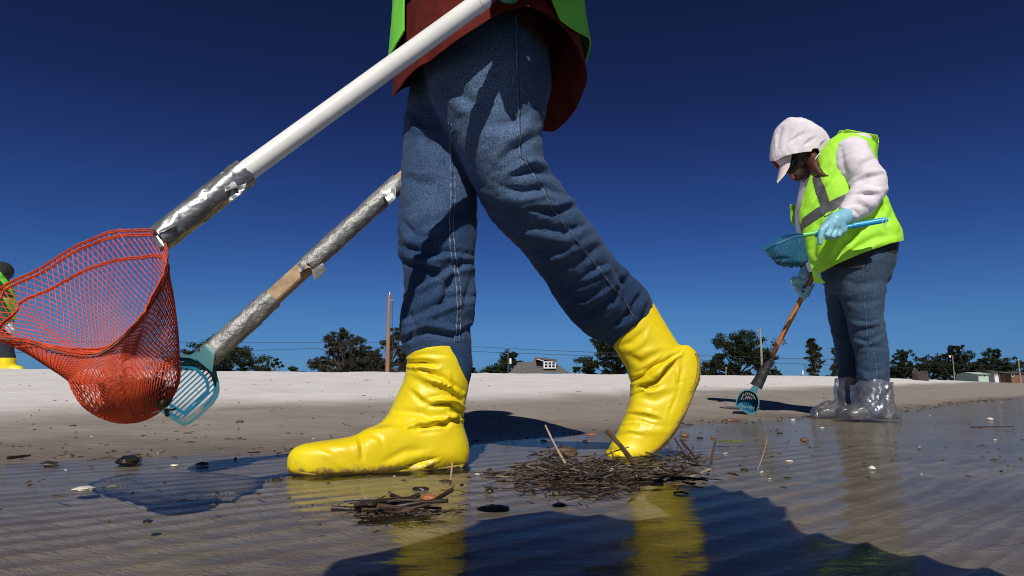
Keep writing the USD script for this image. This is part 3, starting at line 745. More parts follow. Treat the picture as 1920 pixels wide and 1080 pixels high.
def cottage(label, x0, x1, ytop, yeave, Y, wall, roof, wins):
    a, b = W(x0, yeave, Y), W(x1, yeave, Y); t = W((x0 + x1) / 2, ytop, Y)
    T = Thing('house', label, 'house', ((a[0] + b[0]) / 2, Y + 2.5, BASE_Z), None)
    T.part('wall', boxm(((a[0] + b[0]) / 2, Y + 2.5, (BASE_Z + a[2]) / 2), (b[0] - a[0], 5, a[2] - BASE_Z)), wall)
    o = 0.3
    T.part('roof', hull([(a[0] - o, Y - o, a[2] + 0.003), (b[0] + o, Y - o, a[2] + 0.003), (a[0] - o, Y + 5 + o, a[2] + 0.003), (b[0] + o, Y + 5 + o, a[2] + 0.003), (a[0] - o, Y + 2.5, t[2]), (b[0] + o, Y + 2.5, t[2])]), roof, smooth=False)
    for (u0, v0, u1, v1) in wins:
        f = T.part('window', prism(box(u0 - 0.7, v0 - 0.7, u1 + 0.7, v1 + 0.7).difference(box(u0, v0, u1, v1)), Y - 0.01, Y - 0.08), 'white_paint', smooth=False)
        T.part('pane', prism(box(u0, v0, u1, v1), Y - 0.012, Y - 0.04), 'window_glass', parent=f, smooth=False)
cottage('small pale green cabin with one dark window under the open topped oak', 1834, 1853, 697, 702, 100, 'pale_green_paint', 'pale_green_paint', [(1845, 703, 1848, 706)])
cottage('small white house with three dark windows by the green cabin', 1864, 1880, 694, 698, 104, 'white_paint', 'roof_shingle', [(1866, 699.5, 1868.5, 704), (1870.5, 699.5, 1873, 704), (1875, 699.5, 1877.5, 704)])
cottage('low brown house at the far right end of the berm', 1893, 1930, 696, 700, 102, 'brown_siding', 'roof_shingle', [(1897, 701.5, 1901, 705)])

def piling(label, x0, x1, ytop, ybase, seed):
    b = ground_at((x0 + x1) / 2, ybase)[0]; Y = b[1] + 0.2; k = ppm((x0 + x1) / 2, ybase, Y)
    r = (x1 - x0) / k / 2; t = W((x0 + x1) / 2, ytop, Y)
    n = 28; th = np.arange(n) * 2 * np.pi / n; rng = np.random.default_rng(seed)
    rr = r * (1 + 0.05 * rng.normal(size=n)); V = []
    for j, z in enumerate(np.linspace(b[2] - 0.2, t[2], 7)):
        jit = 1 + 0.02 * rng.normal(size=n)
        zz = z + (0.05 * rng.normal(size=n) if j == 6 else 0)
        V.append(np.stack([b[0] + rr * jit * np.cos(th), Y + rr * jit * np.sin(th), 0 * th + zz], 1))
    V = np.vstack(V + [np.array([[b[0], Y, t[2] - 0.04]])]); i = np.arange(n); j = (i + 1) % n
    F = [np.vstack([np.stack([a * n + i, a * n + j, a * n + n + j], 1), np.stack([a * n + i, a * n + n + j, a * n + n + i], 1)]) for a in range(6)]
    F.append(np.stack([6 * n + i, 6 * n + j, 0 * i + 7 * n], 1))
    solo('wooden_piling', (V, np.vstack(F)), 'piling_wood', label, 'piling', 'old pilings in the white sand', smooth=False)
piling('weathered wooden piling right behind the calves of the worker in the white hood', 1654, 1675, 690, 716, 1)
piling('weathered wooden piling standing alone in the white sand', 1720, 1745.5, 697, 714, 2)
solo('sign_post', cat(boxm(W(1361, 698, 60), (0.07, 0.07, 0.9)), boxm(W(1361, 690, 60) + [0, -0.1, 0], (0.14, 0.05, 0.12))), 'grey_pole_wood', 'short thin sign post before the widest oak', 'sign post')
solo('marker_post', cat(boxm(W(1505, 699, 60), (0.13, 0.12, 0.3)), boxm(W(1505, 696, 60), (0.08, 0.07, 0.12))), 'white_paint', 'tiny white marker post in front of the ragged leaning pine', 'post')
# ------------------------------------------------------------ the near worker in jeans and yellow overboots
near = Thing('person', 'person in blue jeans, yellow rubber overboots, maroon shirt and open lime vest striding past', 'person', (0.02, 1.5, 0))

def leg_seam(m, pts, n=90):
    """points on a surface under a polyline seen from the front"""
    t = trimesh.Trimesh(*m, process=False)
    p = np.array(pts, float); L = np.concatenate([[0], np.cumsum(np.linalg.norm(np.diff(p, axis=0), axis=1))])
    s = np.linspace(0, L[-1], n); q = np.stack([PchipInterpolator(L, p[:, 0])(s), PchipInterpolator(L, p[:, 1])(s)], 1)
    r = ray(q[:, 0], q[:, 1])
    loc, ri, ti = t.ray.intersects_location(np.tile([0, 0, CAM_H], (n, 1)), r, multiple_hits=False)
    o = np.argsort(ri)
    return loc[o], t.face_normals[ti[o]], s[ri[o]]

def ribbon(loc, nrm, width, lift):
    n = np.array(nrm); 
    for _ in range(3): n[1:-1] = (n[:-2] + n[1:-1] + n[2:]); n /= np.linalg.norm(n, axis=1)[:, None]
    t = np.gradient(loc, axis=0); t /= np.linalg.norm(t, axis=1)[:, None]
    b = np.cross(t, n); b /= np.linalg.norm(b, axis=1)[:, None]
    c = np.array([(-1, 0.0), (-0.7, 1), (0.7, 1), (1, 0.0), (0, -1.5)])
    V = np.vstack([loc + b * (width * x) + n * (lift * y) for x, y in c]); k = len(loc); i = np.arange(k - 1)
    F = []
    for a in range(5):
        d = (a + 1) % 5
        F += [np.stack([a * k + i, a * k + i + 1, d * k + i + 1], 1), np.stack([a * k + i, d * k + i + 1, d * k + i], 1)]
    F = np.vstack(F)
    return V, F[:, ::-1]

def stitches(loc, nrm, off, every=3, r=0.0006):
    t = np.gradient(loc, axis=0); t /= np.linalg.norm(t, axis=1)[:, None]
    b = np.cross(t, nrm); b /= np.linalg.norm(b, axis=1)[:, None]
    return cat(*[sweep([loc[i] + b[i] * off + nrm[i] * 0.0018, loc[i + 1] + b[i + 1] * off + nrm[i + 1] * 0.0018], r, 4) for i in range(0, len(loc) - 1, every)])

# boots: the planted one
foot = Tube([E((860, 832), (860, 877), 1.480, 0.036), E((850, 812), (852, 879), 1.475, 0.042), E((830, 795), (830, 882), 1.462, 0.046), E((780, 788), (780, 888), 1.437, 0.046), E((720, 796), (720, 893), 1.405, 0.049),
             E((676, 815), (676, 896), 1.385, 0.053), E((630, 824), (630, 896), 1.37, 0.055), E((590, 829), (590, 894), 1.362, 0.053), E((574, 833), (574, 892), 1.362, 0.050), E((565, 840), (565, 890), 1.364, 0.046)], power=3.0, end=0.8)
shaft = Tube([E((756, 636), (868, 632), 1.47, 0.066), E((762, 664), (868, 655), 1.47, 0.066), E((763, 690), (876, 690), 1.47, 0.066), E((757, 718), (879, 715), 1.468, 0.066), E((745, 745), (874, 750), 1.466, 0.064),
              E((732, 772), (869, 788), 1.463, 0.060), E((712, 800), (868, 822), 1.458, 0.054), E((690, 815), (872, 852), 1.45, 0.048)], power=2.2)
def sole(P, a): return np.maximum(a, -P[:, 2] - 0.0 + 0.0)
bm = blob([foot, shaft], 0.0037, 0.02, sole, 14)
CR1 = [([(760, 681), (790, 680), (822, 686)], 5.5, 0.012, 1), ([(786, 693), (828, 708), (868, 733)], 5.5, 0.010, 1), ([(770, 732), (789, 752), (814, 760)], 6, 0.006, -1),
       ([(806, 760), (846, 757), (872, 775)], 5, 0.012, -1), ([(838, 767), (855, 772), (876, 786)], 5, 0.009, 1), ([(770, 803), (823, 797), (874, 782)], 6, 0.011, -1),
       ([(752, 884), (785, 868), (818, 860)], 5, 0.008, 1), ([(672, 812), (679, 835), (680, 862)], 7, 0.004, 1), ([(700, 800), (730, 792), (764, 798)], 7, 0.003, 1), ([(742, 770), (790, 776), (838, 800)], 8, 0.004, 1),
       ([(770, 706), (800, 724), (850, 742)], 8, 0.004, -1), ([(716, 868), (760, 846), (800, 842)], 9, 0.003, 1), ([(600, 838), (628, 846), (650, 868)], 9, 0.002, 1)]
CR1 = [(p, w * .78, d * 1.12, s) for p, w, d, s in CR1] + [([(770, 668), (800, 664), (840, 668)], 3, .003, 1), ([(800, 716), (836, 728), (866, 752)], 3.2, .005, -1), ([(790, 748), (826, 742), (866, 750)], 3.2, .004, 1), ([(812, 778), (840, 784), (866, 792)], 3.2, .005, 1), ([(756, 800), (790, 812), (840, 806)], 3.5, .003, -1), ([(690, 812), (712, 820), (722, 842)], 4, .002, 1), ([(846, 700), (852, 722), (850, 740)], 3, .003, 1)]
bm = creases(bm, CR1)
bm = (relax(bm[0], bm[1], 1), bm[1])
bm = folds(bm, 0.0016, 16, 3, ridge=False)
px, py = proj(bm[0])
bm = clip(bm, poly_sd(px, py, [(700, 676), (758, 672), (775, 660), (800, 651.5), (825, 648.5), (863, 649), (865, 668), (870, 690), (877, 707), (882, 714), (888, 706), (950, 700), (950, 980), (480, 980), (480, 676)]))
def boot_dirt(v):
    px, py = proj(v); s = np.clip(1 - (v[:, 2] - 0.004) / 0.030, 0, 1) * 0.60
    for x, y, r, a in ((583, 838, 14, .5), (553, 870, 16, .6), (600, 880, 22, .35), (700, 884, 14, .45), (640, 850, 10, .25), (850, 868, 16, .4), (560, 850, 10, .3), (768, 640, 10, .2)): s = np.maximum(s, (a * .55 + .10) * np.exp(-((px - x) ** 2 + (py - y) ** 2) / (2 * r * r)))
    return s
bs = solidify(bm, 0.003)
b1 = near.part('boot', bs, 'boot_rubber', label='yellow rubber overboot planted flat on the wet sand', smooth=True, prim={'dirt': boot_dirt(bs[0])})

wl, wn, _ = leg_seam(bm, [(550, 884), (575, 888), (610, 890.5), (650, 891), (700, 889), (745, 884), (790, 880), (830, 877), (868, 872)], 80)
sw = ribbon(wl, wn, 0.0030, 0.0022)
near.part('sole_edge', sw, 'boot_sole', parent=b1, smooth=True, prim={'dirt': 0 * sw[0][:, 0] + .35})
# the raised one, on its toes
R = 1.70
shaft2 = Tube([E((1122, 606), (1212, 545), R - 0.01, 0.058), E((1140, 634), (1226, 573), R, 0.058), E((1153, 654), (1246, 606), R, 0.058), E((1166, 676), (1262, 632), R, 0.057), E((1180, 702), (1275, 652), R, 0.055)], power=2.2)
foot2 = Tube([E((1192, 690), (1292, 650), R, 0.040), E((1184, 716), (1310, 672), R, 0.044), E((1182, 738), (1313, 700), R, 0.046), E((1176, 768), (1296, 746), R, 0.048), E((1164, 798), (1278, 788), R, 0.052),
              E((1152, 824), (1252, 826), R, 0.054), E((1144, 838), (1222, 850), R - 0.005, 0.053), E((1138, 847), (1188, 858), R - 0.01, 0.047), E((1135, 851), (1160, 859), R - 0.012, 0.040)], power=2.5, end=0.3)
bm2 = blob([foot2, shaft2], 0.0037, 0.016, sole, 8)
CR2 = [([(1176, 718), (1205, 706), (1228, 688), (1272, 664)], 5.5, 0.012, 1), ([(1196, 728), (1228, 714), (1250, 694), (1272, 672)], 5.0, 0.013, -1), ([(1200, 724), (1216, 728), (1240, 726)], 4, 0.007, 1),
       ([(1178, 776), (1207, 780), (1240, 788)], 5, 0.006, -1), ([(1130, 845), (1150, 842), (1178, 852)], 4, 0.009, 1), ([(1166, 648), (1186, 642), (1210, 618)], 8, 0.004, 1), ([(1180, 668), (1202, 680), (1240, 660)], 9, 0.004, -1),
       ([(1170, 800), (1200, 792), (1250, 800)], 9, 0.003, 1), ([(1276, 658), (1280, 690), (1268, 740), (1254, 780)], 5, 0.0035, 1), ([(1200, 745), (1230, 750), (1262, 735)], 9, 0.003, -1)]
CR2 = [(p, w * .8, d * 1.1, s) for p, w, d, s in CR2] + [([(1184, 742), (1210, 732), (1240, 730)], 3, .004, -1), ([(1190, 700), (1215, 690), (1245, 668)], 3.2, .004, 1), ([(1170, 790), (1192, 786), (1222, 796)], 3, .004, 1), ([(1160, 818), (1180, 812), (1210, 818)], 3, .003, -1), ([(1262, 690), (1266, 720), (1256, 756)], 3.2, .003, -1)]
bm2 = creases(bm2, CR2); bm2 = (relax(bm2[0], bm2[1], 1), bm2[1])
bm2 = folds(bm2, 0.0016, 16, 9, ridge=False)
px, py = proj(bm2[0])
bm2 = clip(bm2, poly_sd(px, py, [(1060, 634), (1136, 634), (1165, 624), (1195, 608), (1214, 588), (1225, 569), (1260, 520), (1420, 560), (1420, 950), (1060, 950)]))
bs2 = solidify(bm2, 0.003)
px, py = proj(bs2[0])
rim = np.array([(1315, 676), (1314, 705), (1298, 748), (1282, 790), (1256, 828), (1222, 856), (1150, 864)], float)
dd = np.min([np.hypot(px - x, py - y) for a, b in zip(rim[:-1], rim[1:]) for x, y in (a + (b - a) * t for t in np.linspace(0, 1, 8))], 0)
b2 = near.part('boot', bs2, 'boot_rubber', label='yellow rubber overboot raised on its toes, heel up', smooth=True, prim={'dirt': np.clip(1 - dd / 22, 0, 1) * 0.66})
# the sole edge of the raised boot: a welt
welt = np.array([(1309, 664), (1314, 682), (1313, 704), (1303, 735), (1290, 768), (1274, 797), (1250, 829), (1224, 851)])
wl, wn, _ = leg_seam(bm2, [(x - 5, y - 1) for x, y in welt], 60)
sw = ribbon(wl, wn, 0.0048, 0.004)
near.part('sole_edge', sw, 'boot_sole', parent=b2, smooth=True, prim={'dirt': 0 * sw[0][:, 0] + .45})

# jeans
front_leg = Tube([E((790, 120), (900, 120), 1.53, 0.085), E((764, 200), (885, 205), 1.525, 0.082), E((757, 260), (888, 265), 1.52, 0.080), E((754, 320), (892, 325), 1.51, 0.078), E((750, 385), (894, 390), 1.50, 0.076), E((748, 430), (893, 430), 1.49, 0.076),
                  E((748, 468), (891, 462), 1.485, 0.076), E((757, 500), (889, 500), 1.48, 0.074), E((759, 545), (890, 545), 1.478, 0.073), E((753, 590), (887, 585), 1.475, 0.073), E((750, 622), (882, 612), 1.475, 0.070), E((758, 655), (884, 650), 1.472, 0.062), E((770, 700), (885, 690), 1.47, 0.055), E((782, 730), (880, 712), 1.468, 0.046)])
rear_leg = Tube([E((800, -75), (1008, -85), 1.48, 0.135), E((797, -10), (1008, -20), 1.47, 0.138), E((795, 40), (1012, 30), 1.46, 0.138), E((795, 100), (1028, 90), 1.45, 0.14), E((800, 155), (1033, 150), 1.44, 0.135), E((826, 220), (1022, 210), 1.425, 0.110), E((862, 290), (1016, 270), 1.42, 0.095), E((888, 348), (1026, 318), 1.435, 0.088),
                 E((918, 402), (1068, 372), 1.46, 0.084), E((972, 458), (1112, 432), 1.51, 0.082), E((1018, 520), (1150, 486), 1.57, 0.080), E((1056, 580), (1188, 524), 1.63, 0.078), E((1084, 612), (1212, 546), 1.665, 0.074), E((1112, 630), (1222, 568), 1.69, 0.064), E((1146, 646), (1228, 590), 1.70, 0.048)])
rear_leg_top = rear_leg
jm = blob([front_leg, rear_leg], 0.0052, 0.014, None, 2)
CRJ = [  # front leg
    ([(752, 462), (800, 478), (846, 470), (888, 478)], 8, 0.010, 1), ([(752, 490), (790, 500), (830, 520)], 8, 0.010, -1), ([(760, 545), (800, 520), (850, 498), (888, 494)], 9, 0.010, 1),
    ([(748, 600), (790, 585), (840, 560), (886, 556)], 10, 0.009, 1), ([(752, 640), (800, 622), (850, 632), (884, 615)], 9, 0.009, -1), ([(754, 440), (800, 420), (850, 400), (888, 384)], 12, 0.005, 1),
    ([(756, 330), (790, 345), (830, 340)], 12, 0.004, -1), ([(790, 240), (820, 300), (850, 360)], 14, 0.004, 1), ([(870, 480), (840, 540), (820, 600)], 9, 0.006, 1), ([(884, 520), (870, 580), (884, 640)], 8, 0.006, -1), ([(762, 575), (775, 610), (770, 640)], 8, 0.007, 1),
    ([(752, 410), (775, 440), (820, 448)], 9, 0.007, 1), ([(762, 200), (790, 230), (830, 236)], 10, 0.005, 1),
    # rear leg
    ([(1034, 330), (1000, 318), (960, 330)], 10, 0.010, 1), ([(1064, 366), (1020, 352), (980, 360), (940, 350)], 10, 0.008, -1), ([(1082, 386), (1040, 398), (990, 392)], 9, 0.009, 1), ([(1100, 420), (1060, 436), (1010, 424), (960, 430)], 11, 0.007, -1),
    ([(900, 372), (940, 392), (1000, 410)], 12, 0.006, -1), ([(1128, 460), (1080, 490), (1030, 500)], 13, 0.007, 1), ([(1180, 520), (1150, 560), (1100, 590), (1060, 575)], 13, 0.009, 1), ([(1205, 545), (1180, 590), (1140, 612)], 8, 0.008, -1),
    ([(1150, 500), (1176, 540), (1170, 590)], 9, 0.007, 1), ([(1070, 560), (1110, 560), (1150, 530)], 11, 0.005, -1), ([(830, 150), (880, 190), (930, 190)], 14, 0.005, 1), ([(1020, 250), (980, 270), (940, 300)], 13, 0.005, 1), ([(1004, 200), (960, 230), (900, 240)], 14, 0.004, -1),
    ([(1090, 520), (1120, 500), (1148, 494)], 8, 0.005, 1), ([(990, 470), (1030, 466), (1080, 478)], 12, 0.005, 1)]
jm = creases(jm, [(p, w * .78, d * 1.15, q) for p, w, d, q in CRJ])
jm = folds(jm, 0.0048, 8.5, 17, (1, 1, 1.5)); jm = folds(jm, 0.0024, 17, 18, (1, 1, 1.9)); jm = folds(jm, 0.0016, 40, 19, (1, 1, 1.5), ridge=False)
def worn(v):
    px, py = proj(v)
    w = 0.0 * px
    for x, y, r, a in ((905, 170, 90, .40), (975, 360, 80, .30), (925, 290, 70, .28), (800, 380, 60, .10), (1000, 240, 60, .16), (960, 130, 60, .16), (1080, 470, 70, .05)):
        w += a * np.exp(-((px - x) ** 2 + (py - y) ** 2) / (2 * (r * 0.7) ** 2))
    return w * 1.25 - 0.04
jeans = near.part('jeans', jm, 'denim', smooth=True, prim={'worn': worn(jm[0])})
for pts, wd, nst in (([(968, 24), (970, 90), (971, 150), (974, 220), (977, 292), (986, 300), (1000, 325), (1024, 365), (1040, 395), (1075, 440), (1110, 485), (1145, 530), (1170, 560), (1189, 592)], 0.0030, 1),
                     ([(846, 230), (848, 300), (849, 360), (846, 430), (850, 480), (858, 530), (860, 580), (856, 640)], 0.0060, 2)):
    sl, sn, _ = leg_seam(jm, pts, 160)
    lap = sl + sn * (0.0012 * np.sin(np.arange(len(sl)) * 1.1))[:, None]
    s = near.part('seam', ribbon(lap, sn, wd, 0.0022), 'denim', parent=jeans, smooth=50, prim=None)
    near.part('stitching', cat(*[stitches(lap, sn, o, 1, 0.0010) for o in ((wd * 0.8,) if nst == 1 else (-wd * 0.75, wd * 0.75))]), 'stitch_thread', parent=jeans)

# torso clothes: body faces left and towards the camera
FRONT = np.array([-0.84, -0.54, 0.0]); SIDE = np.array([0.54, -0.84, 0.0])
def ring(c, lat, fr): return S3(c, SIDE * lat, FRONT * fr)
TC = lambda z: np.array([-0.052 - 0.03 * (z - 0.8), 1.475 - 0.10 * (z - 0.8), z])
torso_secs = [ring(TC(0.70), 0.235, 0.205), ring(TC(0.80), 0.235, 0.205), ring(TC(0.90), 0.225, 0.195), ring(TC(1.0), 0.215, 0.185), ring(TC(1.12), 0.215, 0.175), ring(TC(1.24), 0.22, 0.165), ring(TC(1.34), 0.21, 0.14), ring(TC(1.41), 0.14, 0.10), ring(TC(1.45), 0.07, 0.07)]
tm = blob([Tube(torso_secs, end=0.3, power=2.3)], 0.009, 0.01, None, 2)
def polar(v):
    d = v - np.stack([TC(z) for z in v[:, 2]]); return (d @ FRONT), (d @ SIDE)
sh = folds(tm, 0.012, 5.5, 31, (1.5, 1.5, 0.5)); sh = folds(sh, 0.005, 15, 32, (1.2, 1.2, 0.8), ridge=False)
f_, s_ = polar(sh[0]); th = np.arctan2(s_, f_)
hem = 0.802 + 0.098 * np.abs(np.sin(th)) ** 2.2 + 0.012 * np.sin(5 * th + 1) - 0.004 * (np.cos(th) < 0) * np.abs(np.cos(th))
shirt = near.part('shirt', solidify(clip(sh, sh[0][:, 2] - hem), 0.003), 'maroon_cloth', smooth=50)
vs = folds(inflate(tm, 0.016), 0.012, 5, 33, (1.3, 1.3, 0.5))
f_, s_ = polar(vs[0]); th = np.arctan2(s_, f_); q = np.abs(np.abs(th) - 1.6)          # 0 at the open sides
zz = vs[0][:, 2]
px, py = proj(vs[0])
hemv = 0.90 + 0.012 * np.sin(6 * th)
panel = np.maximum(np.minimum(px - (1036 + np.clip(py, -60, 90) * 0.42), 400) / 400, (756 - px) / 400)    # side slits wide open
panel = np.where(zz > 1.02, 1.0, panel)
sc = np.minimum(zz - hemv, panel)
neck = 1.40 - zz
vest = near.part('vest', solidify(clip(vs, np.minimum(sc, neck)), 0.003), 'lime_green_cloth', smooth=50)

# arms, gloves, head (above the frame, but they throw the shadows that the photograph shows)
HANDL = W(975, -22, 1.175)
shl, elb, wrl = np.array([0.07, 1.28, 1.31]), np.array([0.17, 1.25, 1.13]), HANDL + [0.05, 0.02, 0.06]
HANDR = W(885, 218, 1.56)
shr, ebr, wrr = np.array([-0.17, 1.62, 1.30]), np.array([-0.08, 1.72, 1.02]), HANDR + [0.0, 0.03, 0.07]
def sleeve(a, b, c, seed):
    m = blob([Balls([(*a, 0.085), (*(a * .5 + b * .5), 0.072), (*b, 0.066)]), Balls([(*b, 0.066), (*(b * .5 + c * .5), 0.058), (*c, 0.048)])], 0.008, 0.02, None, 2)
    m = folds(m, 0.010, 11, seed, (1, 1, 1.6)); s = (m[0] - c) @ ((b - c) / np.linalg.norm(b - c)) - 0.005
    return solidify(clip(m, s), 0.003)
near.part('sleeve', sleeve(shl, elb, wrl, 41), 'maroon_cloth', parent=shirt, smooth=50)
near.part('sleeve', sleeve(shr, ebr, wrr, 42), 'maroon_cloth', parent=shirt, smooth=50)
def grip_hand(c, axis_, palm, r, s=1.0, h=0.0032):
    """a fist closed round a rod: c on the rod, axis_ along it (towards the thumb), palm = from the rod to the wrist"""
    a = axis_ / np.linalg.norm(axis_); p = palm - a * (palm @ a); p /= np.linalg.norm(p); q = np.cross(a, p)
    tubes = [Balls([(*(c + p * (r + .055 * s) - a * .01), .027 * s), (*(c + p * (r + .016 * s) + a * .022 * s), .021 * s)]), Balls([(*(c + p * (r + .055 * s) - a * .01), .027 * s), (*(c + p * (r + .016 * s) - a * .026 * s), .019 * s)])]
    for k, (o, L) in enumerate(((.030, 1.0), (.010, 1.08), (-.010, 1.0), (-.029, .82))):
        R_ = r + .009 * s; pts = []
        for t in np.linspace(0.15, 0.15 + 1.35 * L, 7) * np.pi:
            pts.append((*(c + a * o * s + R_ * (np.cos(t) * p + np.sin(t) * q)), (.0105 - .0006 * k) * s))
        tubes.append(Balls(pts))
    t0 = c + p * (r + .045 * s) + a * .018 * s - q * .015 * s
    tubes.append(Balls([(*t0, .016 * s), (*(c + p * r * .6 - q * (r + .008 * s) + a * .046 * s), .012 * s), (*(c - p * r * .7 - q * (r + .007 * s) + a * .052 * s), .010 * s)]))
    return blob(tubes, h, 0.006 * s, None, 1)
pole_dir = W(900, 5, 1.175) - W(443, 335, 0.97); pole_dir /= np.linalg.norm(pole_dir)
near.part('glove', grip_hand(W(966, -43, 1.183), -pole_dir, np.array([0.5, 0.2, 0.85]), 0.018), 'teal_glove', smooth=True)
near.part('glove', grip_hand(HANDR, W(752, 340, 1.5) - HANDR, np.array([0.1, 0.3, 1.0]), 0.021), 'teal_glove', smooth=True)

hc = np.array([-0.13, 1.40, 1.60])
body_t = [Tube(torso_secs[2:], end=0.5), Balls([(*TC(1.42), .065), (*(hc + [0.02, 0.02, -0.10]), .058)]), Tube([S3(hc - [0, 0, .09], SIDE * .055, FRONT * .065), S3(hc, SIDE * .074, FRONT * .094), S3(hc + [0, 0, .07], SIDE * .072, FRONT * .09), S3(hc + [0, 0, .115], SIDE * .04, FRONT * .05)]),
          Balls([(*(hc + FRONT * .094 + [0, 0, .015]), .012), (*(hc + FRONT * .112 - [0, 0, .015]), .015)]), Balls([(*(hc + SIDE * .074 - [0, 0, .03]), .012), (*(hc + SIDE * .076 + [0, 0, .02]), .016)]), Balls([(*(hc - SIDE * .074 - [0, 0, .03]), .012), (*(hc - SIDE * .076 + [0, 0, .02]), .016)])]
for a, b, c, hd in ((shl, elb, wrl, HANDL), (shr, ebr, wrr, HANDR)):
    body_t.append(Balls([(*a, .055), (*b, .042), (*c, .028), (*(c * .4 + hd * .6), .024)]))
for S in (front_leg, rear_leg):
    k = S.K[::5]; body_t.append(Balls([(*x[:3], 0.68 * np.linalg.norm(x[6:9]) * (0.8 if j > 8 else 1)) for j, x in enumerate(k)]))
class Shrunk:
    def __init__(s, t, d): s.t, s.d, s.lo, s.hi = t, d, t.lo, t.hi
    def __call__(s, P): return s.t(P) + s.d
body_t[0] = Shrunk(body_t[0], 0.06)
near.part('body', blob(body_t, 0.011, 0.012, None, 1), 'skin', smooth=True)
capm = blob([Tube([S3(hc + [0, 0, .02], SIDE * .09, FRONT * .112), S3(hc + [0, 0, .10], SIDE * .078, FRONT * .098), S3(hc + [0, 0, .13], SIDE * .03, FRONT * .04)]), Tube([S3(hc + FRONT * .10 + [0, 0, .045], SIDE * .07, np.array([0, 0, .006])), S3(hc + FRONT * .18 + [0, 0, .03], SIDE * .05, np.array([0, 0, .006]))])], 0.007, 0.006, None, 1)
near.part('cap', clip(capm, capm[0][:, 2] - (hc[2] + 0.012)), 'dark_green_cloth', smooth=True)

# ------------------------------------------------------------ the pole net carried by the near worker
P0, P1 = W(455, 326.5, 0.97), W(905, -0.5, 1.175)
NB = W(300, 452, 0.92)
net = Thing('pole_net', 'orange mesh landing net taped to a long white plastic pipe', 'net', NB)
def along(a, b, n): return a + (b - a) * np.linspace(0, 1, n)[:, None]
PD = (P1 - P0) / np.linalg.norm(P1 - P0)
net.part('pole', sweep(along(P0 - PD * 0.022, P1, 24), np.linspace(.0155, .0178, 24), 28), 'pipe_plastic', smooth=40)
net.part('collar', sweep(along(P1 - PD * 0.022, P1 + PD * 0.002, 3), 0.0188, 28), 'pipe_plastic', smooth=40)
net.part('grip', sweep(along(P1 + PD * 0.002, P1 + PD * 0.42, 10), 0.0155, 20), 'grey_grip', smooth=40)
def taped(a, b, r0, r1, n, seed, amp, sides=40):
    """wound tape: a wrinkled sleeve with spiral laps and ragged ends"""
    d = (b - a); L = np.linalg.norm(d); d /= L; u = np.cross(d, [0, 1, 0.2]); u /= np.linalg.norm(u); w = np.cross(d, u); rng = np.random.default_rng(seed)
    th = np.arange(sides) * 2 * np.pi / sides; V = []
    e0, e1 = (0.006 * nz(np.stack([np.cos(th) * 3, np.sin(th) * 3, 0 * th + s], 1), 1.2, seed) * 2 for s in (1.5, 9.5))
    for k in range(n):
        t = k / (n - 1)
        s = t * L + e0 * (1 - t) * (t < .2) + e1 * (t > .8) * t
        lap = ((s / 0.048 + th / (2 * np.pi) * 1.0) % 1.0)
        rr = r0 + (r1 - r0) * t + 0.0011 * lap + amp * (nz(np.stack([np.cos(th + s * 9) * 1.2, np.sin(th + s * 9) * 1.2, 0 * th + s * 13], 1), 1.9, seed) * 1.6 - 0.8 * np.abs(nz(np.stack([np.cos(th + s * 14) * 2.4, np.sin(th + s * 14) * 2.4, s * 12], 1), 1.3, seed + 3)) * 2)
        V.append(a + d * s[:, None] + rr[:, None] * (np.cos(th)[:, None] * u + np.sin(th)[:, None] * w))
    V = np.vstack(V); i = np.arange(sides); j = (i + 1) % sides
    F = np.vstack([np.vstack([np.stack([k * sides + i, (k + 1) * sides + i, (k + 1) * sides + j], 1), np.stack([k * sides + i, (k + 1) * sides + j, k * sides + j], 1)]) for k in range(n - 1)])
    V = np.vstack([V, a, b]); c = n * sides
    F = np.vstack([F, np.stack([0 * i + c, i, j], 1), np.stack([0 * i + c + 1, (n - 1) * sides + j, (n - 1) * sides + i], 1)])
    if np.linalg.det(np.stack([u, w, d])) > 0: pass
    t_ = trimesh.Trimesh(V, F, process=False)
    return V, (F[:, ::-1] if t_.volume < 0 else F)
TB = W(300, 446, 0.925)
tape = net.part('tape', taped(TB, P0 + PD * 0.004, 0.0188, 0.0208, 70, 5, 0.0028), 'duct_tape', smooth=50)
def flap(a, b, c, d, seed, mat='duct_tape'):
    t = np.linspace(0, 1, 7); G = np.array([[(a * (1 - x) + b * x) * (1 - y) + (d * (1 - x) + c * x) * y for y in t] for x in t]); G[..., 1] += 0.006 * nz(G, 60, seed) * 2
    i = np.arange(49).reshape(7, 7); q = np.stack([i[:-1, :-1], i[1:, :-1], i[1:, 1:], i[:-1, 1:]], -1).reshape(-1, 4)
    return solidify((G.reshape(-1, 3), np.vstack([q[:, [0, 1, 2]], q[:, [0, 2, 3]]])), 0.0008)
net.part('tape_flap', flap(W(436, 352, 0.948), W(463, 343, 0.953), W(454, 364, 0.950), W(428, 380, 0.946), 3), 'duct_tape', parent=tape, smooth=60)
net.part('tape_flap', flap(W(292, 421, 0.917), W(320, 402, 0.917), W(330, 424, 0.910), W(300, 438, 0.908), 4), 'duct_tape', parent=tape, smooth=60)
net.part('tape_flap', flap(W(414, 326, 0.950), W(430, 322, 0.955), W(446, 352, 0.943), W(424, 360, 0.940), 8), 'duct_tape', parent=tape, smooth=60)
